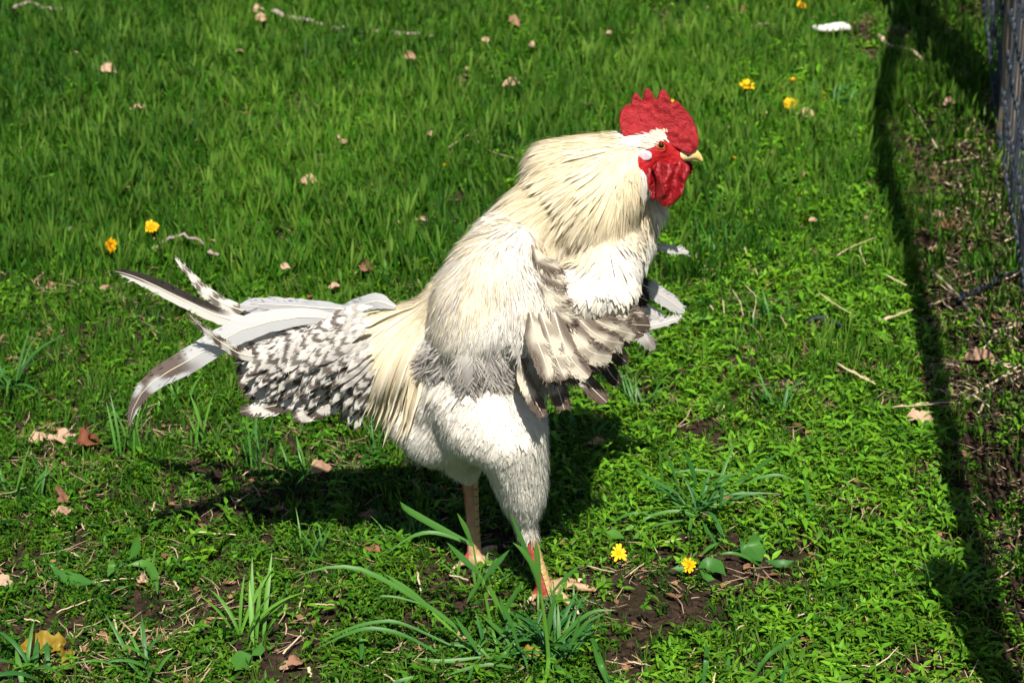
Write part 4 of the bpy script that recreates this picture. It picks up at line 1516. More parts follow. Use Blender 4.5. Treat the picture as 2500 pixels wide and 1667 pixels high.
def log(name, path, rad, parent, seed):
    n = 22
    pts = catmull(path, n)
    r = np.random.default_rng(seed)
    V, fc = loft(pts, rad * (1 + r.normal(0, .03, n)), rad * (1 + r.normal(0, .03, n)), 14, (1, 0, 0) if abs(path[-1][2] - path[0][2]) > .5 else (0, 0, 1))
    V = V + r.normal(0, rad * .03, V.shape)
    return obj(name, fast_mesh(name, V - FO, fc), M['wood'], parent)


sp_ = float((G(2450, 350) - FO) @ FDIR)
log('fence_post', [fpt(sp_, -.05, .045), fpt(sp_ + .01, .6, .045), fpt(sp_, 1.55, .05)], .052, fence, 1)
log('fence_post', [fpt(sp_ + 2.3, -.05, .05), fpt(sp_ + 2.3, .6, .05), fpt(sp_ + 2.3, 1.5, .05)], .052, fence, 2)
s0 = (-.5 - FO[1]) / FDIR[1]
log('stake', [fpt(s0, -.05, -.005), fpt(s0, .3, -.005), fpt(s0, .72, -.005)], .025, fence, 3)
log('top_rail', [fpt(s, htop(s), .0) for s in np.linspace(fy0, fy1, 18)], .017, fence, 9)

# ------------------------------------------------------------------ coarse grass clumps
def blade_obj(parent, pxs, wpx, Yc, tint, seed, fold=.25, prof=None, name='blade', mat='blade', lift=.018, colf=None):
    pts = []
    for a, b in catmull(np.array(pxs, float), 12):
        p = P(a, b, Yc)
        if p[2] < float(gh(p[0], p[1])) + lift:
            p = G(a, b, lift)
        pts.append(p)
    pts = np.array(pts)
    v = np.linspace(0, 1, 12)
    pr = prof(v) if prof else np.minimum(1, .55 + 1.3 * v) * np.clip((1 - v) / .4, .03, 1) ** .7
    r = np.random.default_rng(seed)
    nor = nrm(np.array([r.normal(0, .25), -1, .75]))
    V, Fc, U = ribbon(pts, nor, pr * wpx / 2 / PXM, 2, fold)
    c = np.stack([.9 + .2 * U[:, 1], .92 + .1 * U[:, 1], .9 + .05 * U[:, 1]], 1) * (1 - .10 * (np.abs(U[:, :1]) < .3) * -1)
    if colf is not None:
        c = colf(U, c)
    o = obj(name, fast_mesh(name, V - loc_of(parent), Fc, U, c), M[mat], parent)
    o['tint'] = float(tint)
    return o


def z5(x, y): return (600 + x * .3827, 1150 + y * .3827)
def z6(x, y): return (1400 + x * .3617, 1100 + y * .3617)
def z4(x, y): return (x * .4572, 950 + y * .4572)


def clump_from(name, base, lists, zf, zs, label, tint=.45):
    g = G(*base)
    rt = root(name, g, label, 'grass', None)
    R = random.Random(len(lists))
    for i, it in enumerate(lists):
        pl, w_ = it[0], it[1]
        tn = it[2] if len(it) > 2 else tint + R.uniform(-.2, .2)
        blade_obj(rt, [zf(*q) for q in pl], w_ * zs, g[1] + R.uniform(-.035, .035), tn, i + 1, prof=(lambda v: np.linspace(1, .55, len(v))) if len(it) > 3 else None)
    return rt


B5 = [([(1560, 1195), (1380, 1020), (1150, 850), (900, 700), (700, 615), (500, 615), (320, 668)], 30), ([(1180, 870), (1030, 750), (880, 650)], 28), ([(1440, 1145), (1290, 990), (1190, 900)], 24, 1.0, 1),
      ([(1310, 1110), (1000, 970), (830, 960), (640, 1010), (440, 1110)], 22), ([(1230, 1160), (1000, 1040), (790, 1000), (640, 1040), (450, 1130)], 24), ([(1500, 1170), (1420, 1050), (1330, 920)], 32),
      ([(1610, 1150), (1560, 950), (1510, 700), (1480, 640), (1450, 470)], 20, .8, 1), ([(1450, 470), (1250, 370), (1040, 250), (985, 195)], 42), ([(1440, 460), (1400, 360), (1350, 268)], 30),
      ([(1430, 465), (1270, 405), (1150, 390), (1030, 430), (885, 535)], 24), ([(1490, 655), (1390, 560), (1285, 455)], 38), ([(1515, 690), (1600, 590), (1682, 500)], 34), ([(1505, 685), (1450, 770), (1408, 842)], 28),
      ([(1530, 690), (1580, 790), (1620, 880), (1640, 925)], 32), ([(1900, 1351), (1930, 1200), (1900, 900), (1880, 780)], 30, .9, 1), ([(1885, 810), (1850, 640), (1770, 510), (1705, 455)], 32),
      ([(1875, 740), (1862, 560), (1850, 440)], 38), ([(1860, 700), (1800, 540), (1740, 390), (1683, 255)], 30), ([(1925, 1060), (1945, 920), (1972, 790)], 34), ([(1950, 1165), (2050, 1020), (2200, 900), (2360, 885)], 26),
      ([(1960, 1185), (2100, 1060), (2180, 960), (2300, 900)], 24), ([(1720, 1135), (1620, 1020), (1500, 915)], 28), ([(1745, 1135), (1690, 960), (1640, 860), (1620, 795)], 28), ([(1640, 910), (1700, 810), (1785, 680)], 30),
      ([(1985, 735), (2060, 660), (2132, 600)], 26), ([(2150, 1050), (2215, 1080), (2270, 1220), (2325, 1345)], 30), ([(1140, 850), (950, 800), (795, 798)], 14), ([(1500, 1185), (1250, 1210), (1080, 1190)], 26),
      ([(735, 1200), (738, 1110), (725, 1028)], 30), ([(1600, 1145), (1450, 1120), (1290, 1105)], 22), ([(1600, 1225), (1660, 1150), (1702, 1090)], 28), ([(1900, 1160), (1820, 1080), (1760, 980), (1720, 900)], 26),
      ([(2010, 1200), (2080, 1100), (2120, 980), (2130, 900)], 22), ([(1700, 1250), (1560, 1230), (1400, 1260), (1290, 1300)], 24), ([(1420, 1330), (1450, 1240), (1500, 1190)], 22), ([(2090, 1351), (2060, 1300), (1980, 1230)], 24),
      ([(1120, 1300), (1000, 1330), (930, 1351)], 22), ([(1780, 1220), (1850, 1150), (1900, 1010), (1900, 930)], 22)]
clump_from('grass_clump', z5(1800, 1210), B5, z5, .3827, "big clump of broad bluish green grass blades in front of the rooster's feet")
B6 = [([(775, 585), (800, 450), (850, 320)], 28), ([(820, 435), (700, 405), (520, 440), (390, 545)], 24), ([(560, 440), (420, 420), (320, 450), (235, 505)], 20), ([(760, 465), (600, 490), (480, 522)], 18),
      ([(860, 330), (940, 220), (1030, 170), (1150, 150)], 20), ([(1110, 215), (1280, 90), (1395, 5)], 26), ([(830, 235), (800, 120), (750, -5)], 34), ([(705, 235), (660, 100), (615, -20)], 26), ([(605, 255), (590, 100), (583, -30)], 24),
      ([(715, 295), (560, 210), (418, 128)], 28), ([(1020, 165), (850, 130), (655, 148)], 20), ([(1080, 230), (1280, 175), (1400, 165), (1520, 212)], 24), ([(1622, 465), (1590, 320), (1553, 148)], 38), ([(1480, 425), (1440, 320)], 22),
      ([(865, 345), (1000, 300), (1200, 285), (1410, 290)], 20), ([(962, 625), (900, 530), (870, 478)], 26), ([(1005, 605), (970, 500), (938, 428)], 28), ([(870, 695), (920, 650), (982, 618)], 26), ([(1270, 782), (1150, 710), (1050, 688), (915, 712)], 22),
      ([(850, 330), (930, 370), (1000, 385)], 22), ([(860, 300), (880, 230), (890, 180)], 30), ([(990, 385), (1000, 300), (995, 235)], 26), ([(1000, 360), (1100, 320), (1220, 290), (1330, 350)], 22)]
clump_from('grass_clump', z6(850, 470), B6, z6, .3617, 'loose clump of arching grass blades on sunny ground right of the dark shadow', .35)
B7 = [([(875, 1580), (900, 1400), (893, 1285)], 36), ([(995, 1580), (1040, 1450), (1052, 1368)], 32), ([(1190, 1580), (1300, 1400), (1430, 1300), (1555, 1220)], 32), ([(1390, 1580), (1430, 1480), (1472, 1408)], 26), ([(230, 1570), (170, 1420), (125, 1285)], 34)]
clump_from('grass_clump', z6(1100, 1575), B7, z6, .3617, 'few stiff dark green blades rising beside a dry straw in front of bare soil', .25)


def clump_random(base, n, Lpx, wpx, tint, label, seed, spread=1.0, upright=.6):
    g = G(*base)
    rt = root('grass_clump', g, label, 'grass', None)
    R = random.Random(seed)
    for i in range(n):
        az = R.uniform(0, 6.283)
        L = Lpx / PXM * R.uniform(.6, 1.15)
        pts = blade_pts(L, az, R.uniform(.1, .55) * spread, R.uniform(.4, 1.7) * spread, 10, (R.gauss(0, .012), R.gauss(0, .012)))
        v = np.linspace(0, 1, 10)
        nor = np.array([math.cos(az), math.sin(az), 0]) * -.8 + np.array([0, -.3, .6])
        V, Fc, U = ribbon(pts, nor, np.minimum(1, .6 + v) * np.clip((1 - v) / .4, .03, 1) ** .7 * wpx / 2 / PXM * R.uniform(.7, 1.2), 2, .25)
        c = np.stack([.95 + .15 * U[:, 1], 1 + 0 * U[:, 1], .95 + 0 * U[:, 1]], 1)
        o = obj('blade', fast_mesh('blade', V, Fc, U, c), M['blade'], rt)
        o['tint'] = min(1, max(0, tint + R.uniform(-.25, .25)))
    return rt


for (b, n, L, w_, tn, lab, sd_, sp) in [
    ((612, 1560), 16, 190, 10, .95, 'yellowish green grass clump with pale stem bases beside bare straw strewn soil', 1, .9), ((25, 960), 16, 210, 11, .35, "dark green arching grass clump level with the tail's lowest feathers", 2, 1.15),
    ((75, 1650), 9, 170, 14, .3, 'broad dark blades beside the folded yellow leaf', 3, 1.0), ((2035, 275), 14, 190, 10, .25, 'bluish green grass clump beside the yellow flowers near the fence shadow', 4, 1.15),
    ((720, 1190), 14, 120, 8, .5, "short grass clump at the edge of the shadow under the tail", 5, .9), ((1895, 1010), 12, 130, 8, .3, 'dark tuft of thin blades among the bright weeds', 6, .8),
    ((2300, 1450), 12, 130, 8, .5, 'thin grass tuft at the edge of the fence shadow', 7, .9), ((840, 1010), 12, 120, 7, .7, 'upright sunny grass tuft below the barred tail coverts', 8, .6),
    ((420, 1010), 14, 140, 9, .75, 'pale green grass tuft beside the tip of the longest sickle feather', 9, .6), ((505, 1090), 14, 150, 8, .7, 'tall sunny grass tuft below the sickle feather', 10, .5), ((1160, 1430), 10, 100, 7, .6, "small grass tuft at the rooster's rear foot", 11, .8)]:
    clump_random(b, n, L, w_, tn, lab, sd_, sp)
for (b, n, L, w_, tn, lab, sd_, sp) in [
    ((1345, 1610), 44, 175, 9, .2, 'dense dark green grass tuft at the foot of the big bluish clump', 21, 1.0), ((1230, 1600), 26, 150, 9, .25, 'low spreading dark grass tuft left of the olive leaf', 22, 1.2),
    ((1700, 1265), 18, 190, 9, .3, 'spreading thin bladed tuft right of the dark shadow', 23, 1.2), ((640, 1150), 22, 190, 6, .35, 'tall thin grass standing at the dark shadow under the tail', 24, .45), ((930, 1090), 18, 160, 6, .4, 'thin grass behind the belly at the shadow edge', 25, .6),
    ((1420, 1090), 18, 150, 6, .35, 'thin grass tuft behind the front thigh at the shadow edge', 26, .7), ((1560, 1010), 16, 150, 6, .4, 'thin dark grass below the white tipped feathers', 27, .8), ((330, 1120), 20, 170, 7, .6, 'thin upright grass right of the curled dark leaf', 28, .5),
    ((1405, 1492), 16, 75, 5, .45, "short tuft over the toes of the rooster's front foot", 35, .9), ((1345, 1505), 16, 80, 5, .4, "short tuft in front of the rooster's front ankle", 36, .8), ((1215, 1425), 14, 70, 5, .5, "short tuft over the toes of the rooster's rear foot", 37, .9),
    ((760, 1370), 20, 130, 5, .45, 'fine short tuft left of the long arching blade', 29, .7), ((1000, 1330), 18, 120, 5, .5, "fine tuft left of the rooster's rear foot", 30, .8), ((60, 1230), 16, 170, 8, .4, 'dark grass tuft left of the curled dark leaf', 31, .7),
    ((1880, 800), 20, 140, 6, .25, 'dark thin tuft between the straw and the dark twig', 32, .7), ((1740, 640), 22, 150, 6, .35, 'thin dark grass in front of the breast', 33, .6), ((360, 1640), 14, 150, 9, .4, 'broad grass blades beside the upright pale straw', 34, 1.0)]:
    clump_random(b, n, L, w_, tn, lab, sd_, sp)


# broad weed leaves
def broad(name, label, leaves, base, zf, zs, cat='weed'):
    g = G(*base)
    rt = root(name, g, label, cat)
    R = random.Random(len(leaves) + int(base[0]))
    for i, (pl, w_, tn) in enumerate(leaves):
        blade_obj(rt, [zf(*q) for q in pl], w_ * zs, g[1] + R.uniform(-.01, .01), tn, 50 + i, fold=.3, name='leaf',
                  prof=lambda v: np.clip(np.sin(np.clip(v * 1.02 + .03, 0, 1) ** 1.25 * math.pi), .05, 1) * (1 + .10 * np.sin(v * 22)))
    return rt


broad('plantain', 'narrow plantain with long ribbed green leaves beside dry straw', [([(515, 1035), (430, 1020), (330, 990), (262, 930)], 74, .35), ([(842, 1095), (825, 1000), (770, 930), (660, 945)], 58, .55), ([(690, 910), (720, 850), (742, 785)], 60, .45),
                                                                         ([(575, 1000), (595, 950), (600, 905)], 46, .6)], z4(650, 1010), z4, .4572)
broad('dandelion_plant', 'cupped upright dandelion leaf behind a patch of bare soil', [([(1270, 745), (1235, 650), (1215, 545)], 130, .4), ([(1270, 745), (1180, 690), (1120, 600)], 80, .3), ([(1290, 740), (1400, 760), (1490, 740)], 60, .2)], z6(1270, 745), z6, .3617)
broad('dandelion_plant', 'flat green leaf lying beside the drooping yellow dandelion flower', [([(845, 790), (900, 760), (970, 780), (1032, 845)], 105, .3), ([(850, 800), (900, 850), (960, 870)], 50, .4), ([(800, 790), (730, 790), (660, 795)], 45, .3)], z6(850, 800), z6, .3617)
broad('broadleaf_weed', 'pair of round green leaves at the edge of the dark shadow', [([(340, 590), (280, 560), (215, 545)], 70, .6), ([(400, 590), (450, 570), (500, 545)], 60, .6), ([(340, 540), (385, 515), (410, 510)], 40, .8)], z6(360, 595), z6, .3617)
broad('broadleaf_weed', 'heart shaped green leaf in front of the yellowish grass clump', [([(1345, 1420), (1300, 1440), (1255, 1500)], 110, .4), ([(1345, 1420), (1380, 1390), (1395, 1350)], 60, .4)], z4(1345, 1430), z4, .4572)

# ------------------------------------------------------------------ flowers
def petal_mesh(L, W):
    v = np.linspace(0, 1, 5)
    pts = np.stack([v * L, 0 * v, .12 * L * np.sin(v * 3)], 1)
    V, Fc, U = ribbon(pts, (0, 0, 1), np.array([.35, .8, 1, .95, .6]) * W / 2, 2, -.2)
    return fast_mesh('petal', V, Fc, U, np.array([1., 1, 1]) * np.stack([.9 + .1 * U[:, 1]] * 3, 1))


PET = [petal_mesh(.0125, .0042), petal_mesh(.011, .0036), petal_mesh(.0085, .003)]
for pm in PET:
    pm.materials.append(M['petal'])


def flower(px, py, diam, stem, tilt, az, label, n=16, rows=2, closed=0.0, seed=0, group=None, tint=.6, stem_px=None):
    """dandelion whose head stands at (px, py); its stem meets the ground STEM metres below"""
    d = ray(px, py)
    t = (stem - CAM[2]) / d[2]
    head = CAM + d * t
    bx, by = (head[0], head[1]) if stem_px is None else (lambda q: (q[0], q[1]))(G(*stem_px))
    base = np.array([bx, by, float(gh(bx, by))])
    rt = root('dandelion', base, label, 'flower', group)
    R = random.Random(seed)
    path = catmull([base - base, (head - base) * .5 + np.array([R.uniform(-.004, .004), 0, .003]), head - base], 7)
    V, fc = loft(path, .0013, .0013, 6, (0, 1, .01))
    st = obj('stem', fast_mesh('stem', V, fc, None, np.tile([1.2, 1, .8], (len(V), 1))), M['blade'], rt); st['tint'] = .7
    rot = Matrix.Rotation(az, 4, 'Z') @ Matrix.Rotation(tilt, 4, 'X')
    bm = bmesh.new(); bmesh.ops.create_icosphere(bm, subdivisions=2, radius=1)
    me = bpy.data.meshes.new('flower_center'); bm.to_mesh(me); bm.free()
    ca = me.color_attributes.new('Col', 'FLOAT_COLOR', 'POINT')
    for k_ in ca.data: k_.color = (1, .85, .6, 1)
    sc = diam / .03
    ce = obj('flower_center', me, M['petal'], rt, head - base); ce['tint'] = .2
    ce.scale = (.0042 * sc, .0042 * sc, .0034 * sc); ce.rotation_euler = rot.to_euler()
    for rw in range(rows):
        for i in range(n if rw == 0 else n - 3):
            a = i / (n if rw == 0 else n - 3) * 6.283 + R.uniform(-.15, .15) + rw * .2
            el = -(.15 + .55 * rw + R.uniform(-.12, .2) + closed)
            mx = Matrix.Translation(Vector(head - base)) @ rot @ Matrix.Rotation(a, 4, 'Z') @ Matrix.Rotation(el, 4, 'Y') @ Matrix.Scale(sc * R.uniform(.85, 1.1) * (1 if rw == 0 else .8), 4)
            p = obj('petal', PET[min(rw, 2)] if rw else PET[R.randint(0, 1)], None, rt)
            p.matrix_local = mx
            p['tint'] = min(1, max(0, tint + R.uniform(-.3, .3)))
    return rt


flower(1510, 1350, .028, .022, .75, .2, "open star shaped dandelion flower on bare soil near the rooster's front foot", 11, 1, 0, 1)
flower(1682, 1380, .027, .018, .95, -.6, 'drooping dandelion flower with a green leaf beside it', 12, 2, .1, 2, stem_px=(1695, 1402))
flower(1822, 212, .038, .055, .35, .3, "open dandelion flower on a tall stem behind the rooster's comb", 13, 2, .15, 3, stem_px=(1835, 300))
flower(1930, 256, .036, .035, .6, -.2, 'full dandelion flower beside a pinkish dead leaf', 15, 2, .05, 4)
flower(1936, 200, .02, .04, .3, 0, 'half closed orange dandelion bud between open yellow flowers', 10, 2, .8, 5, tint=.0)
flower(2006, 236, .030, .03, 1.3, 1.2, 'dandelion flower seen edge on beside the bluish grass clump', 11, 1, .2, 6)
flower(1956, 17, .030, .035, .5, .1, 'round dandelion flower behind the white curled bark piece', 16, 2, .3, 7, tint=.2)
flower(370, 556, .030, .04, .8, .2, 'dandelion flower beside the curved grey twig', 18, 2, .15, 8, tint=.3)
flower(265, 600, .034, .045, 1.25, 1.0, "tilted orange yellow dandelion flower left of the dark sickle feather's tip", 16, 2, .25, 9, tint=.1)
flower(1795, 385, .012, .05, 1.0, -1.0, "closed yellow bud on a bent stem in front of the rooster's beak", 9, 1, 1.1, 10, stem_px=(1765, 420))
flower(1642, 249, .012, .05, .5, 0, 'yellow flower peeking over the red comb', 9, 1, .3, 11)
flower(1086, 405, .012, .03, .6, 0, "small wilted orange flower in the grass behind the rooster's neck", 8, 1, .9, 12, tint=.0)


# ------------------------------------------------------------------ fallen leaves, straws, twigs
PLACES = [(200, 80, 'in the dim grass near the bent brown twig'), (420, 330, 'in the grass between the whitish leaf and the dandelions'), (800, 90, 'beside the long grey stick'), (850, 350, 'in mid lawn by the small tan leaf'),
          (1150, 130, 'in the grass around the peach coloured leaf'), (1650, 60, 'on the thin grass behind the comb'), (1950, 330, 'below the cluster of dandelions'), (300, 600, 'behind the tail by the curved grey twig'), (900, 600, "in the grass behind the rooster's back"),
          (1850, 560, 'in front of the beak among grass and weeds'), (2050, 640, 'in bright weeds near the fence shadow'), (1800, 760, 'around the dry tuft in front of the breast'), (2080, 930, 'on bright weeds by the dark twig'), (130, 1300, 'beside the ragged tan leaf scrap'),
          (330, 1420, 'around the plantain'), (250, 1560, 'on the strewn soil by the folded yellow leaf'), (450, 1300, 'below the curled dark leaf among chickweed'), (600, 1500, 'beside the yellowish grass clump'), (560, 1230, "below the tail's shadow"), (800, 1560, 'on crumbled soil by the white root'),
          (1000, 1450, 'left of the big bluish grass clump'), (1200, 1400, "near the rooster's feet"), (1500, 1400, 'on bare soil by the star shaped dandelion'), (1700, 1500, 'on bare soil below the drooping dandelion'), (1960, 1480, 'on weeds beyond the bare soil'), (1650, 1620, 'around the stiff dark blades'),
          (2400, 450, 'in the straw patch close to the wires'), (2330, 700, 'under the long thick pale straw'), (2420, 850, 'around the bent straw by the wires'), (2320, 950, 'by the curled spotted leaf'), (2430, 1350, 'in the dark shade below the rail shadow')]


def place(px, py):
    return min(PLACES, key=lambda q: (q[0] - px) ** 2 + (1.3 * (q[1] - py)) ** 2)[2]


def dead_leaf(px, py, size, az, tint, label, mat='dryleaf', curl=.6, lobes=0, seed=0, ratio=.55, up=.016, group=None, roll=0.3, pitch=.25):
    R = np.random.default_rng(seed)
    L = size
    n = 15
    v = np.linspace(0, 1, n)
    e = pitch
    pts = [np.zeros(3)]
    for i in range(n - 1):
        a = e - curl * (i / (n - 1)) + .25 * math.sin(i * .9 + seed)
        pts.append(pts[-1] + np.array([math.cos(a), 0, math.sin(a)]) * L / (n - 1))
    pts = np.array(pts)
    prof = np.sin(np.clip(v * .98 + .03, 0, 1) * math.pi) ** .7
    if lobes:
        prof = prof * (.68 + .32 * np.cos(v * lobes * 6.283))
    prof = np.clip(prof, .04, 2) * L * ratio / 2
    V, Fc, U = ribbon(pts, (0, 0, 1), np.stack([prof * R.uniform(.8, 1.1, n), prof * R.uniform(.8, 1.1, n)], 1), 6, -.35 * R.uniform(.3, 1.4))
    V[:, 2] += (fnoise(V[:, 0] * 110 + seed, V[:, 1] * 110, seed) - .5) * L * .42
    V[:, 1] += (fnoise(V[:, 0] * 160 + seed, V[:, 1] * 60, seed + 9) - .5) * L * .25
    V -= V.mean(0)
    rm = np.array(Matrix.Rotation(az, 3, 'Z') @ Matrix.Rotation(roll, 3, 'X'))
    V = V @ rm.T
    V[:, 2] -= V[:, 2].min()
    up += .002 if py < 700 and px < 2150 else 0
    roll = roll + R.uniform(-.5, .7) if py < 700 else roll
    g = G(px, py, up + .3 * V[:, 2].max())
    g[2] = float(gh(g[0], g[1])) + up * .75
    c = np.stack([1 - .12 * (np.abs(U[:, 0]) < .15), 1 - .12 * (np.abs(U[:, 0]) < .15), 1 - .12 * (np.abs(U[:, 0]) < .15)], 1) * (.8 + .45 * fnoise(U[:, 0] * 3 + seed, U[:, 1] * 6, seed))[:, None]
    o = obj('dead_leaf', fast_mesh('dead_leaf', V, Fc, U, c), M[mat], None, g)
    o['tint'] = tint
    return tag(o, label, 'leaf', group)


dead_leaf(212, 1066, .055, 1.2, .02, 'crumpled reddish brown oak leaf standing in the grass', lobes=3, seed=1, ratio=.75, curl=1.2, roll=.9, up=.02)
dead_leaf(152, 1058, .040, .3, .75, 'pale pinkish tan leaf beside the reddish oak leaf', seed=2, curl=.7, lobes=2, ratio=.7, up=.02)
dead_leaf(92, 1062, .030, 1.0, .8, 'faded tan leaf half buried in grass beside the pale pinkish leaf', seed=3, ratio=.7)
dead_leaf(152, 1205, .045, 1.4, .18, 'curled dark brown leaf with ragged tan base', seed=4, curl=1.4, lobes=3, ratio=.7, roll=.8, up=.014)
dead_leaf(155, 1245, .035, .4, .55, 'ragged tan leaf scrap below the curled dark leaf', seed=5, curl=1.0, ratio=.6, lobes=2)
dead_leaf(108, 1568, .055, .15, .6, 'folded olive yellow leaf on straw strewn soil', 'oldleaf', seed=6, curl=.9, ratio=.5, roll=.7, up=.018)
dead_leaf(160, 1600, .040, -1.2, .25, 'hanging brownish yellow half of the folded leaf', 'oldleaf', seed=7, curl=1.0, ratio=.5, roll=-.6, up=.012)
dead_leaf(268, 162, .040, .6, .85, 'pale curled leaf standing in the far grass', seed=8, curl=1.2, ratio=.6, roll=.7, up=.035)
dead_leaf(336, 253, .034, .1, .95, 'whitish leaf lying on the dark green grass', seed=9, curl=.5, ratio=.5, up=.035)
dead_leaf(632, 12, .030, 1.0, .95, 'white leaf tip at the end of the broken grey stick', seed=10, curl=.8, up=.03)
dead_leaf(640, 38, .034, .8, .7, 'tan leaf below the white leaf tip by the stick', seed=11, curl=1.0, ratio=.7, up=.03, roll=.6)
dead_leaf(620, 20, .022, .2, .6, 'small pinkish leaf left of the white leaf tip', seed=12, up=.03)
dead_leaf(996, 128, .040, -.6, .55, 'rolled grey brown leaf like a chip in the far grass', seed=13, curl=.2, ratio=.4, roll=1.0, up=.03)
dead_leaf(1248, 193, .034, .1, .72, 'flat peach coloured leaf in the far grass', seed=14, curl=.4, ratio=.8, up=.035)
dead_leaf(755, 428, .028, .4, .7, "small tan leaf in mid lawn level with the rooster's neck", seed=15, ratio=.8, up=.035, roll=.5)
dead_leaf(1056, 316, .022, .7, .95, "white leaf scrap in the grass left of the rooster's neck", seed=16, up=.035, roll=.7)
dead_leaf(1255, 45, .036, -1.1, .3, 'rusty brown leaf with pale tip near the back of the lawn', seed=17, curl=1.1, up=.03, roll=.6)
dead_leaf(1298, 105, .026, -1.2, .85, 'upright pale tan leaf scrap behind the peach leaf', seed=18, up=.03, roll=1.0)
dead_leaf(1966, 271, .040, -.5, .75, 'pinkish dead leaf right beside a full dandelion', seed=19, curl=.6, ratio=.65, up=.025)
dead_leaf(2250, 1013, .044, -.1, .8, 'pale curled leaf with brown spots at the edge of the fence shadow', seed=20, curl=1.1, ratio=.5, up=.018, roll=.5)
dead_leaf(1808, 15, .036, -.9, .12, 'bright orange brown leaf at the back of the lawn', seed=21, curl=.7, up=.03, roll=.7)
dead_leaf(1980, 40, .030, .2, .65, 'tan leaf below the round far dandelion', seed=22, up=.02)
dead_leaf(785, 1140, .036, .6, .5, 'tan leaf at the edge of the shadow under the tail', seed=23, curl=.8, up=.012)
dead_leaf(893, 640, .034, -1.0, .2, "orange brown leaf in the grass behind the rooster's back", seed=24, up=.03, roll=.8)
dead_leaf(2310, 545, .040, .7, .12, 'reddish dead leaf on the straw beside the fence', seed=25, up=.014)
dead_leaf(2290, 520, .034, 1.2, .75, 'pale pinkish dead leaf on the straw beside the fence', seed=26, up=.016)
dead_leaf(2285, 605, .026, .3, .6, 'small tan leaf in the shade near the fence', seed=27, up=.012)
dead_leaf(2320, 245, .034, .5, .7, 'tan leaf in dim grass by the wooden post', seed=28, up=.02, roll=.6)
dead_leaf(2395, 870, .05, .1, .5, 'brownish leaf under crossed straws in the shade', seed=29, up=.012)
dead_leaf(1750, 1050, .018, .3, .7, 'tiny tan leaf scrap below the spread primaries', seed=30, up=.014) if False else None
dead_leaf(1555, 955, .020, 1.1, .75, 'small pale leaf scrap below the white tipped feathers', seed=31, up=.018, roll=.8)
dead_leaf(1460, 1075, .028, .2, .6, 'tan leaf in the weeds just behind the dark shadow', seed=32, up=.014)
dead_leaf(905, 1330, .030, -.6, .15, "orange brown leaf left of the rooster's rear foot", seed=33, up=.012)
dead_leaf(1130, 1550, .024, .5, .5, 'tan leaf scrap under the big bluish grass clump', seed=34, up=.008)
dead_leaf(725, 1615, .030, 1.0, .25, 'dark crumpled leaf on the soil beside a white root', seed=35, up=.008, curl=1.2)
dead_leaf(705, 1622, .022, .2, .55, 'pinkish leaf scrap on the soil beside a dark crumpled leaf', seed=36, up=.008)
dead_leaf(1300, 1585, .030, -.4, .9, 'small olive leaf resting on the big grass clump', 'oldleaf', seed=37, up=.022)
dead_leaf(345, 1410, .020, -.8, .7, 'pale pink leaf scrap under the plantain leaf', seed=38, up=.014)
dead_leaf(8, 1415, .030, -.3, .8, 'pale leaf lying by plantain at the lawn edge', seed=39, up=.012)
R = random.Random(77)
for i in range(46):
    px, py = R.uniform(0, 2150), R.uniform(5, 700) if i < 32 else R.uniform(1050, 1650)
    if 1200 < px < 1720 and 180 < py or (1000 < px < 1700 and py < 1500 and i >= 32):
        continue
    dead_leaf(px, py, R.uniform(.010, .022), R.uniform(0, 6), R.uniform(.45, .95), 'small dry leaf scrap ' + place(px, py), seed=200 + i, up=.028 if py < 700 else .010, roll=R.uniform(-1, 1), group='dry leaf scraps in the lawn')


def stick(name, pxs, rad, mat, label, cat, group=None, up=.012, tint=None, seg=6, lift=None, taper=.6):
    pts = np.array([G(a, b, up) for a, b in pxs])
    if lift is not None:
        for i, l_ in enumerate(lift):
            a, b = pxs[i]
            pts[i] = G(a, b, l_)
    n = max(8, 3 * len(pxs))
    q = catmull(pts, n)
    o0 = q[0].copy()
    R_ = np.random.default_rng(int(abs(pxs[0][0]) * 7 + pxs[0][1]))
    q = q + R_.normal(0, rad * .35, q.shape)
    V, fc = loft(q, np.linspace(1, taper, n) * rad * (1 + R_.normal(0, .12, n)), np.linspace(1, taper, n) * rad * .75, seg)
    me = fast_mesh(name, V - o0, fc, None, np.tile([1., .97, .92], (len(V), 1)))
    o = obj(name, me, M[mat], None, o0)
    if tint is not None:
        o['tint'] = tint
    return tag(o, label, cat, group)


M['straw_one'] = mat_leaf('single_straw', (.30, .20, .11), (.62, .52, .36), trans=.1, rough=.6, spec=.25, inst=False)


def zR1(x, y): return (2050 + x * .5102, y * .5102)
def zR2(x, y): return (2050 + x * .6164, 700 + y * .6167)


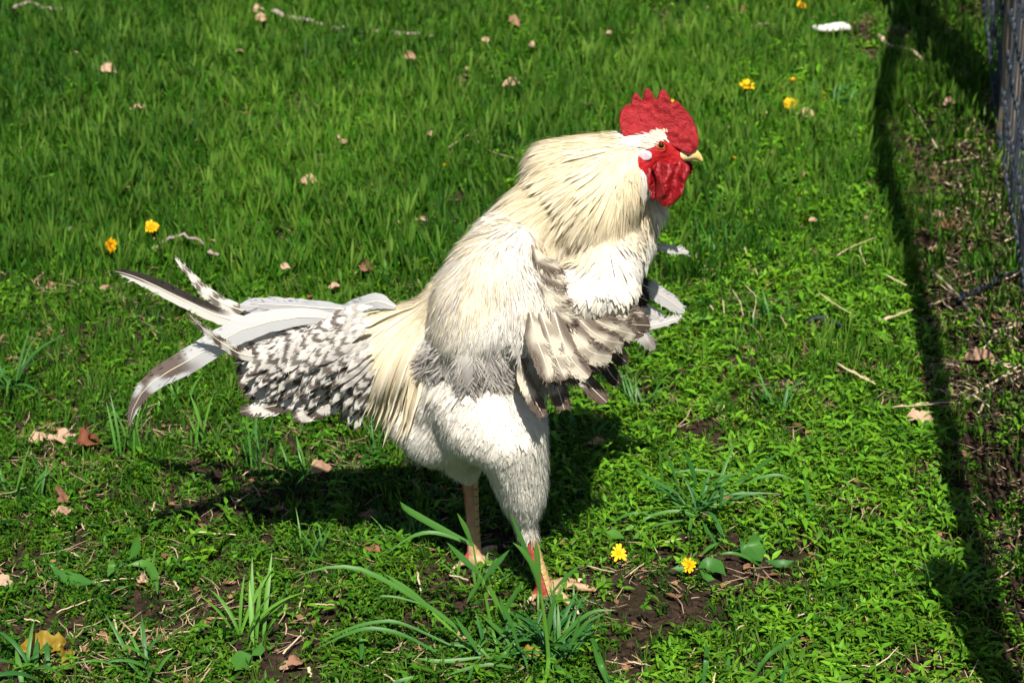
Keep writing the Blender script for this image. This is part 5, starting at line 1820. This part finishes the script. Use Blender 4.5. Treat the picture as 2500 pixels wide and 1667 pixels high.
shade = 'straws lying in the fence shade'
for pl, r_, lab in [([zR1(440, 1300), zR1(570, 1420), zR1(690, 1570)], .0032, 'long thick pale straw slanting in the shade towards the fence'), ([zR1(212, 1532), zR1(340, 1480)], .003, 'short thick pale straw poking from the weeds at the shadow edge'),
                    ([zR1(330, 500), zR1(400, 590), zR1(470, 720)], .002, 'bent green brown straw in the far dim grass'), ([zR2(212, 475), zR2(340, 460), zR2(480, 460)], .0017, 'thin pale straw crossing the shadow edge above the curled leaf'),
                    ([zR2(0, 310), zR2(80, 350), zR2(150, 388)], .002, 'tan straw lying among bright weeds'), ([zR2(610, 180), zR2(730, 145)], .0024, 'pale straw running under the fence wires'), ([zR2(525, 150), zR2(615, 175), zR2(560, 260)], .002, 'sharply bent straw beside the fence wires'),
                    ([zR2(510, 440), zR2(620, 370), zR2(730, 300)], .0022, 'long tan stalk rising towards the fence over darker litter'), ([zR2(550, 500), zR2(615, 395)], .002, None), ([zR2(430, 380), zR2(550, 410)], .0018, None), ([zR2(370, 400), zR2(480, 440)], .0018, None),
                    ([zR2(540, 80), zR2(570, 150)], .002, None), ([zR2(400, 285), zR2(500, 290)], .0015, None), ([zR2(640, 90), zR2(700, 140)], .002, None), ([zR2(350, 75), zR2(440, 40)], .0018, None), ([zR2(570, 1165), zR2(640, 1150), zR2(690, 1110)], .0016, None),
                    ([zR2(500, 1200), zR2(620, 1190)], .0015, None), ([zR2(500, 860), zR2(550, 845)], .0016, None), ([zR1(490, 780), zR1(620, 760), zR1(740, 740)], .002, None), ([zR1(600, 640), zR1(650, 570)], .002, None), ([zR1(620, 900), zR1(660, 960)], .002, None),
                    ([zR1(560, 850), zR1(600, 930)], .002, None), ([zR1(700, 960), zR1(770, 930)], .002, None), ([zR1(640, 1090), zR1(700, 1040)], .002, None), ([zR1(720, 700), zR1(680, 800)], .002, None), ([zR1(540, 990), zR1(620, 1020)], .002, None)]:
    stick('straw', pl, r_, 'straw_one', lab or 'dry tan straw ' + place(*pl[0]), 'straw', None if lab else shade, up=.014, tint=.75 if lab else .45)
R = random.Random(91)
for i in range(44):
    a_ = (R.uniform(2290, 2480), R.uniform(330, 1000))
    an = R.uniform(-1.2, 1.2)
    ln_ = R.uniform(25, 75)
    b_ = (a_[0] + ln_ * math.cos(an), a_[1] + ln_ * .6 * math.sin(an))
    stick('straw', [a_, ((a_[0] + b_[0]) / 2 + R.uniform(-4, 4), (a_[1] + b_[1]) / 2 + R.uniform(-4, 4)), b_], R.uniform(.0010, .0019), 'straw_one', ('long ' if ln_ > 55 else 'short ' if ln_ < 38 else 'middling ') + ('straw lying level ' if abs(an) < .4 else 'straw pointing towards the wires ' if an < 0 else 'straw pointing away from the wires ') + place(*a_), 'straw', shade, up=R.uniform(.008, .02), tint=R.uniform(.3, .9))
lawn_s = 'dry straws on the weedy ground'
for pl, r_, lab in [([z4(608, 1210), z4(625, 1300), z4(642, 1390)], .0022, 'pale straw standing upright on the strewn soil'), ([z4(980, 755), z4(1100, 765), z4(1260, 775)], .002, 'thin white straw below the shadow of the tail'),
                    ([z4(500, 1030), z4(620, 1015), z4(760, 1005)], .0013, 'thin stalk running from the plantain leaf'), ([z6(945, 1568), z6(960, 1440), z6(995, 1335)], .0024, 'pale upright straw between stiff dark blades'),
                    ([z6(1670, 1530), z6(1730, 1470), z6(1900, 1450), z6(2060, 1440), z6(2200, 1320)], .0018, 'long tan stalk bent across the weeds near the fence'), ([z6(1170, 1150), z6(1100, 1210)], .002, None), ([z6(1520, 1110), z6(1630, 1080)], .0016, None),
                    ([z6(1400, 1190), z6(1490, 990)], .0014, None), ([z6(90, 775), z6(280, 820)], .0014, None), ([z6(380, 830), z6(480, 750)], .0016, None), ([z6(620, 620), z6(780, 580)], .0016, None), ([z6(370, 1420), z6(500, 1440)], .002, None), ([z6(740, 1500), z6(700, 1480)], .0016, None),
                    ([z5(1090, 640), z5(1120, 775)], .0022, 'pale straw standing between the chickweed and the grass clump'), ([z5(235, 1165), z5(385, 1010)], .0018, 'straight tan straw slanting over the soil'), ([z5(330, 900), z5(380, 720)], .0016, None), ([z5(405, 1255), z5(415, 1310)], .003, 'white root stub on the crumbled soil'),
                    ([z5(420, 845), z5(560, 850)], .0016, None), ([z5(880, 1290), z5(960, 1345)], .0018, None), ([z5(760, 1250), z5(860, 1185)], .0016, None), ([z5(1300, 660), z5(1420, 690)], .002, None), ([z4(640, 1320), z4(700, 1300), z4(810, 1285)], .0016, None), ([z4(880, 1150), z4(860, 1200)], .0014, None),
                    ([z4(300, 1190), z4(500, 1115)], .0016, None), ([z4(840, 1410), z4(920, 1380)], .0016, None), ([z4(900, 1300), z4(1080, 1285)], .0014, None), ([z4(930, 1020), z4(955, 1070)], .0022, None), ([z4(130, 1225), z4(220, 1240)], .002, None), ([z4(380, 870), z4(420, 890)], .0018, None),
                    ([z4(890, 835), z4(940, 860), z4(950, 940)], .0014, None), ([z4(700, 740), z4(690, 690)], .0016, None), ([z4(830, 600), z4(810, 650)], .002, None), ([z4(900, 655), z4(960, 650)], .0018, None), ([z4(1230, 570), z4(1260, 600), z4(1350, 545)], .0016, None)]:
    stick('straw', pl, r_ * .75, 'straw_one', lab or 'short dry straw ' + place(*pl[0]), 'straw', None if lab else lawn_s, up=.013, tint=.85 if lab else .6)


def z7(x, y): return (1600 + x * .3827, 500 + y * .3827)


for pl, r_, lab in [([z7(1160, 1010), z7(1280, 1080), z7(1410, 1145)], .0020, 'straight tan straw across the bright weeds'), ([z7(1040, 555), z7(1140, 630), z7(1270, 705)], .0016, 'thin tan straw running down through mid weeds'), ([z7(1300, 270), z7(1340, 380)], .0018, None),
                    ([z7(1475, 450), z7(1605, 515)], .0022, 'whitish straw in weeds close to the shadow edge'), ([z7(1460, 735), z7(1640, 665)], .0024, None), ([z7(1160, 320), z7(1270, 260), z7(1410, 205)], .0014, None), ([z7(570, 510), z7(640, 590), z7(620, 720)], .0014, None), ([z7(490, 540), z7(540, 620), z7(560, 700)], .0014, None),
                    ([z7(350, 640), z7(370, 670)], .002, None), ([z7(430, 610), z7(440, 690)], .0016, None), ([z7(800, 710), z7(835, 770)], .0016, None), ([z7(570, 270), z7(580, 310)], .002, None), ([z7(1520, 1285), z7(1660, 1280), z7(1810, 1265)], .0016, None),
                    ([(1092, 362), (1178, 310), (1263, 277)], .0013, None), ([(1150, 325), (1190, 365), (1260, 388)], .0013, None)]:
    stick('straw', pl, r_ * .75, 'straw_one', lab or 'short dry straw ' + place(*pl[0]), 'straw', None if lab else lawn_s, up=.03, tint=.8 if lab else .6)
stick('twig', [(372, 612), (400, 590), (425, 575), (470, 578), (500, 600)], .0042, 'twig', 'curved grey twig arching out of the grass by a dandelion', 'twig', lift=[.02, .035, .045, .045, .03])
stick('twig', [(508, 612), (535, 622)], .005, 'twig', 'short grey twig stub beyond the curved twig', 'twig', up=.035)
stick('twig', [(35, 20), (65, 10), (110, 16), (160, 28)], .005, 'twig', 'long bent brown twig on the dark grass at the back', 'twig', up=.035)
stick('twig', [(660, 30), (720, 45), (800, 62), (880, 72), (930, 76)], .007, 'twig', 'long grey stick half sunk in grass at the back', 'twig', up=.026)
stick('twig', [(960, 80), (1010, 84), (1060, 88)], .006, 'twig', 'broken end piece of the long grey stick', 'twig', up=.022)
stick('twig', [z7(975, 742), z7(1040, 725), z7(1110, 740), z7(1190, 770)], .0036, 'darktwig', 'dark bluish black twig lying on bright weeds', 'twig', up=.026)
stick('twig', [zR1(560, 1440), zR1(640, 1400), zR1(740, 1340), zR1(840, 1295)], .005, 'darktwig', 'dark root reaching to the bottom fence wire', 'twig', up=.02)
stick('twig', [(1835, 68), (1860, 60), (1885, 57)], .004, 'twig', 'short tan twig near the white bark piece', 'twig', up=.02)
stick('twig', [zR1(190, 165), zR1(240, 220), zR1(340, 245), zR1(410, 300)], .005, 'straw_one', 'pale bent stalk lying towards the fence at the back', 'twig', up=.02, tint=.7)
M['whitebark'] = mat_plain('white_bark', (.72, .70, .66), .7, (50, (.60, .55, .48)), (120, .4, .002))
a = np.array([G(1982, 66, .025), G(2005, 70, .03), G(2035, 68, .034), G(2062, 66, .03), G(2074, 76, .02)])
V, fc = loft(catmull(a, 12), np.array([.003, .008, .011, .013, .014, .015, .015, .015, .014, .013, .011, .006]), np.array([.002, .005, .006, .007, .008, .008, .009, .009, .009, .008, .007, .003]), 10)
tag(obj('bark_piece', fast_mesh('bark_piece', V - a[0], fc), M['whitebark'], None, a[0]), 'white curled bark piece lying in grass near the fence', 'bark')
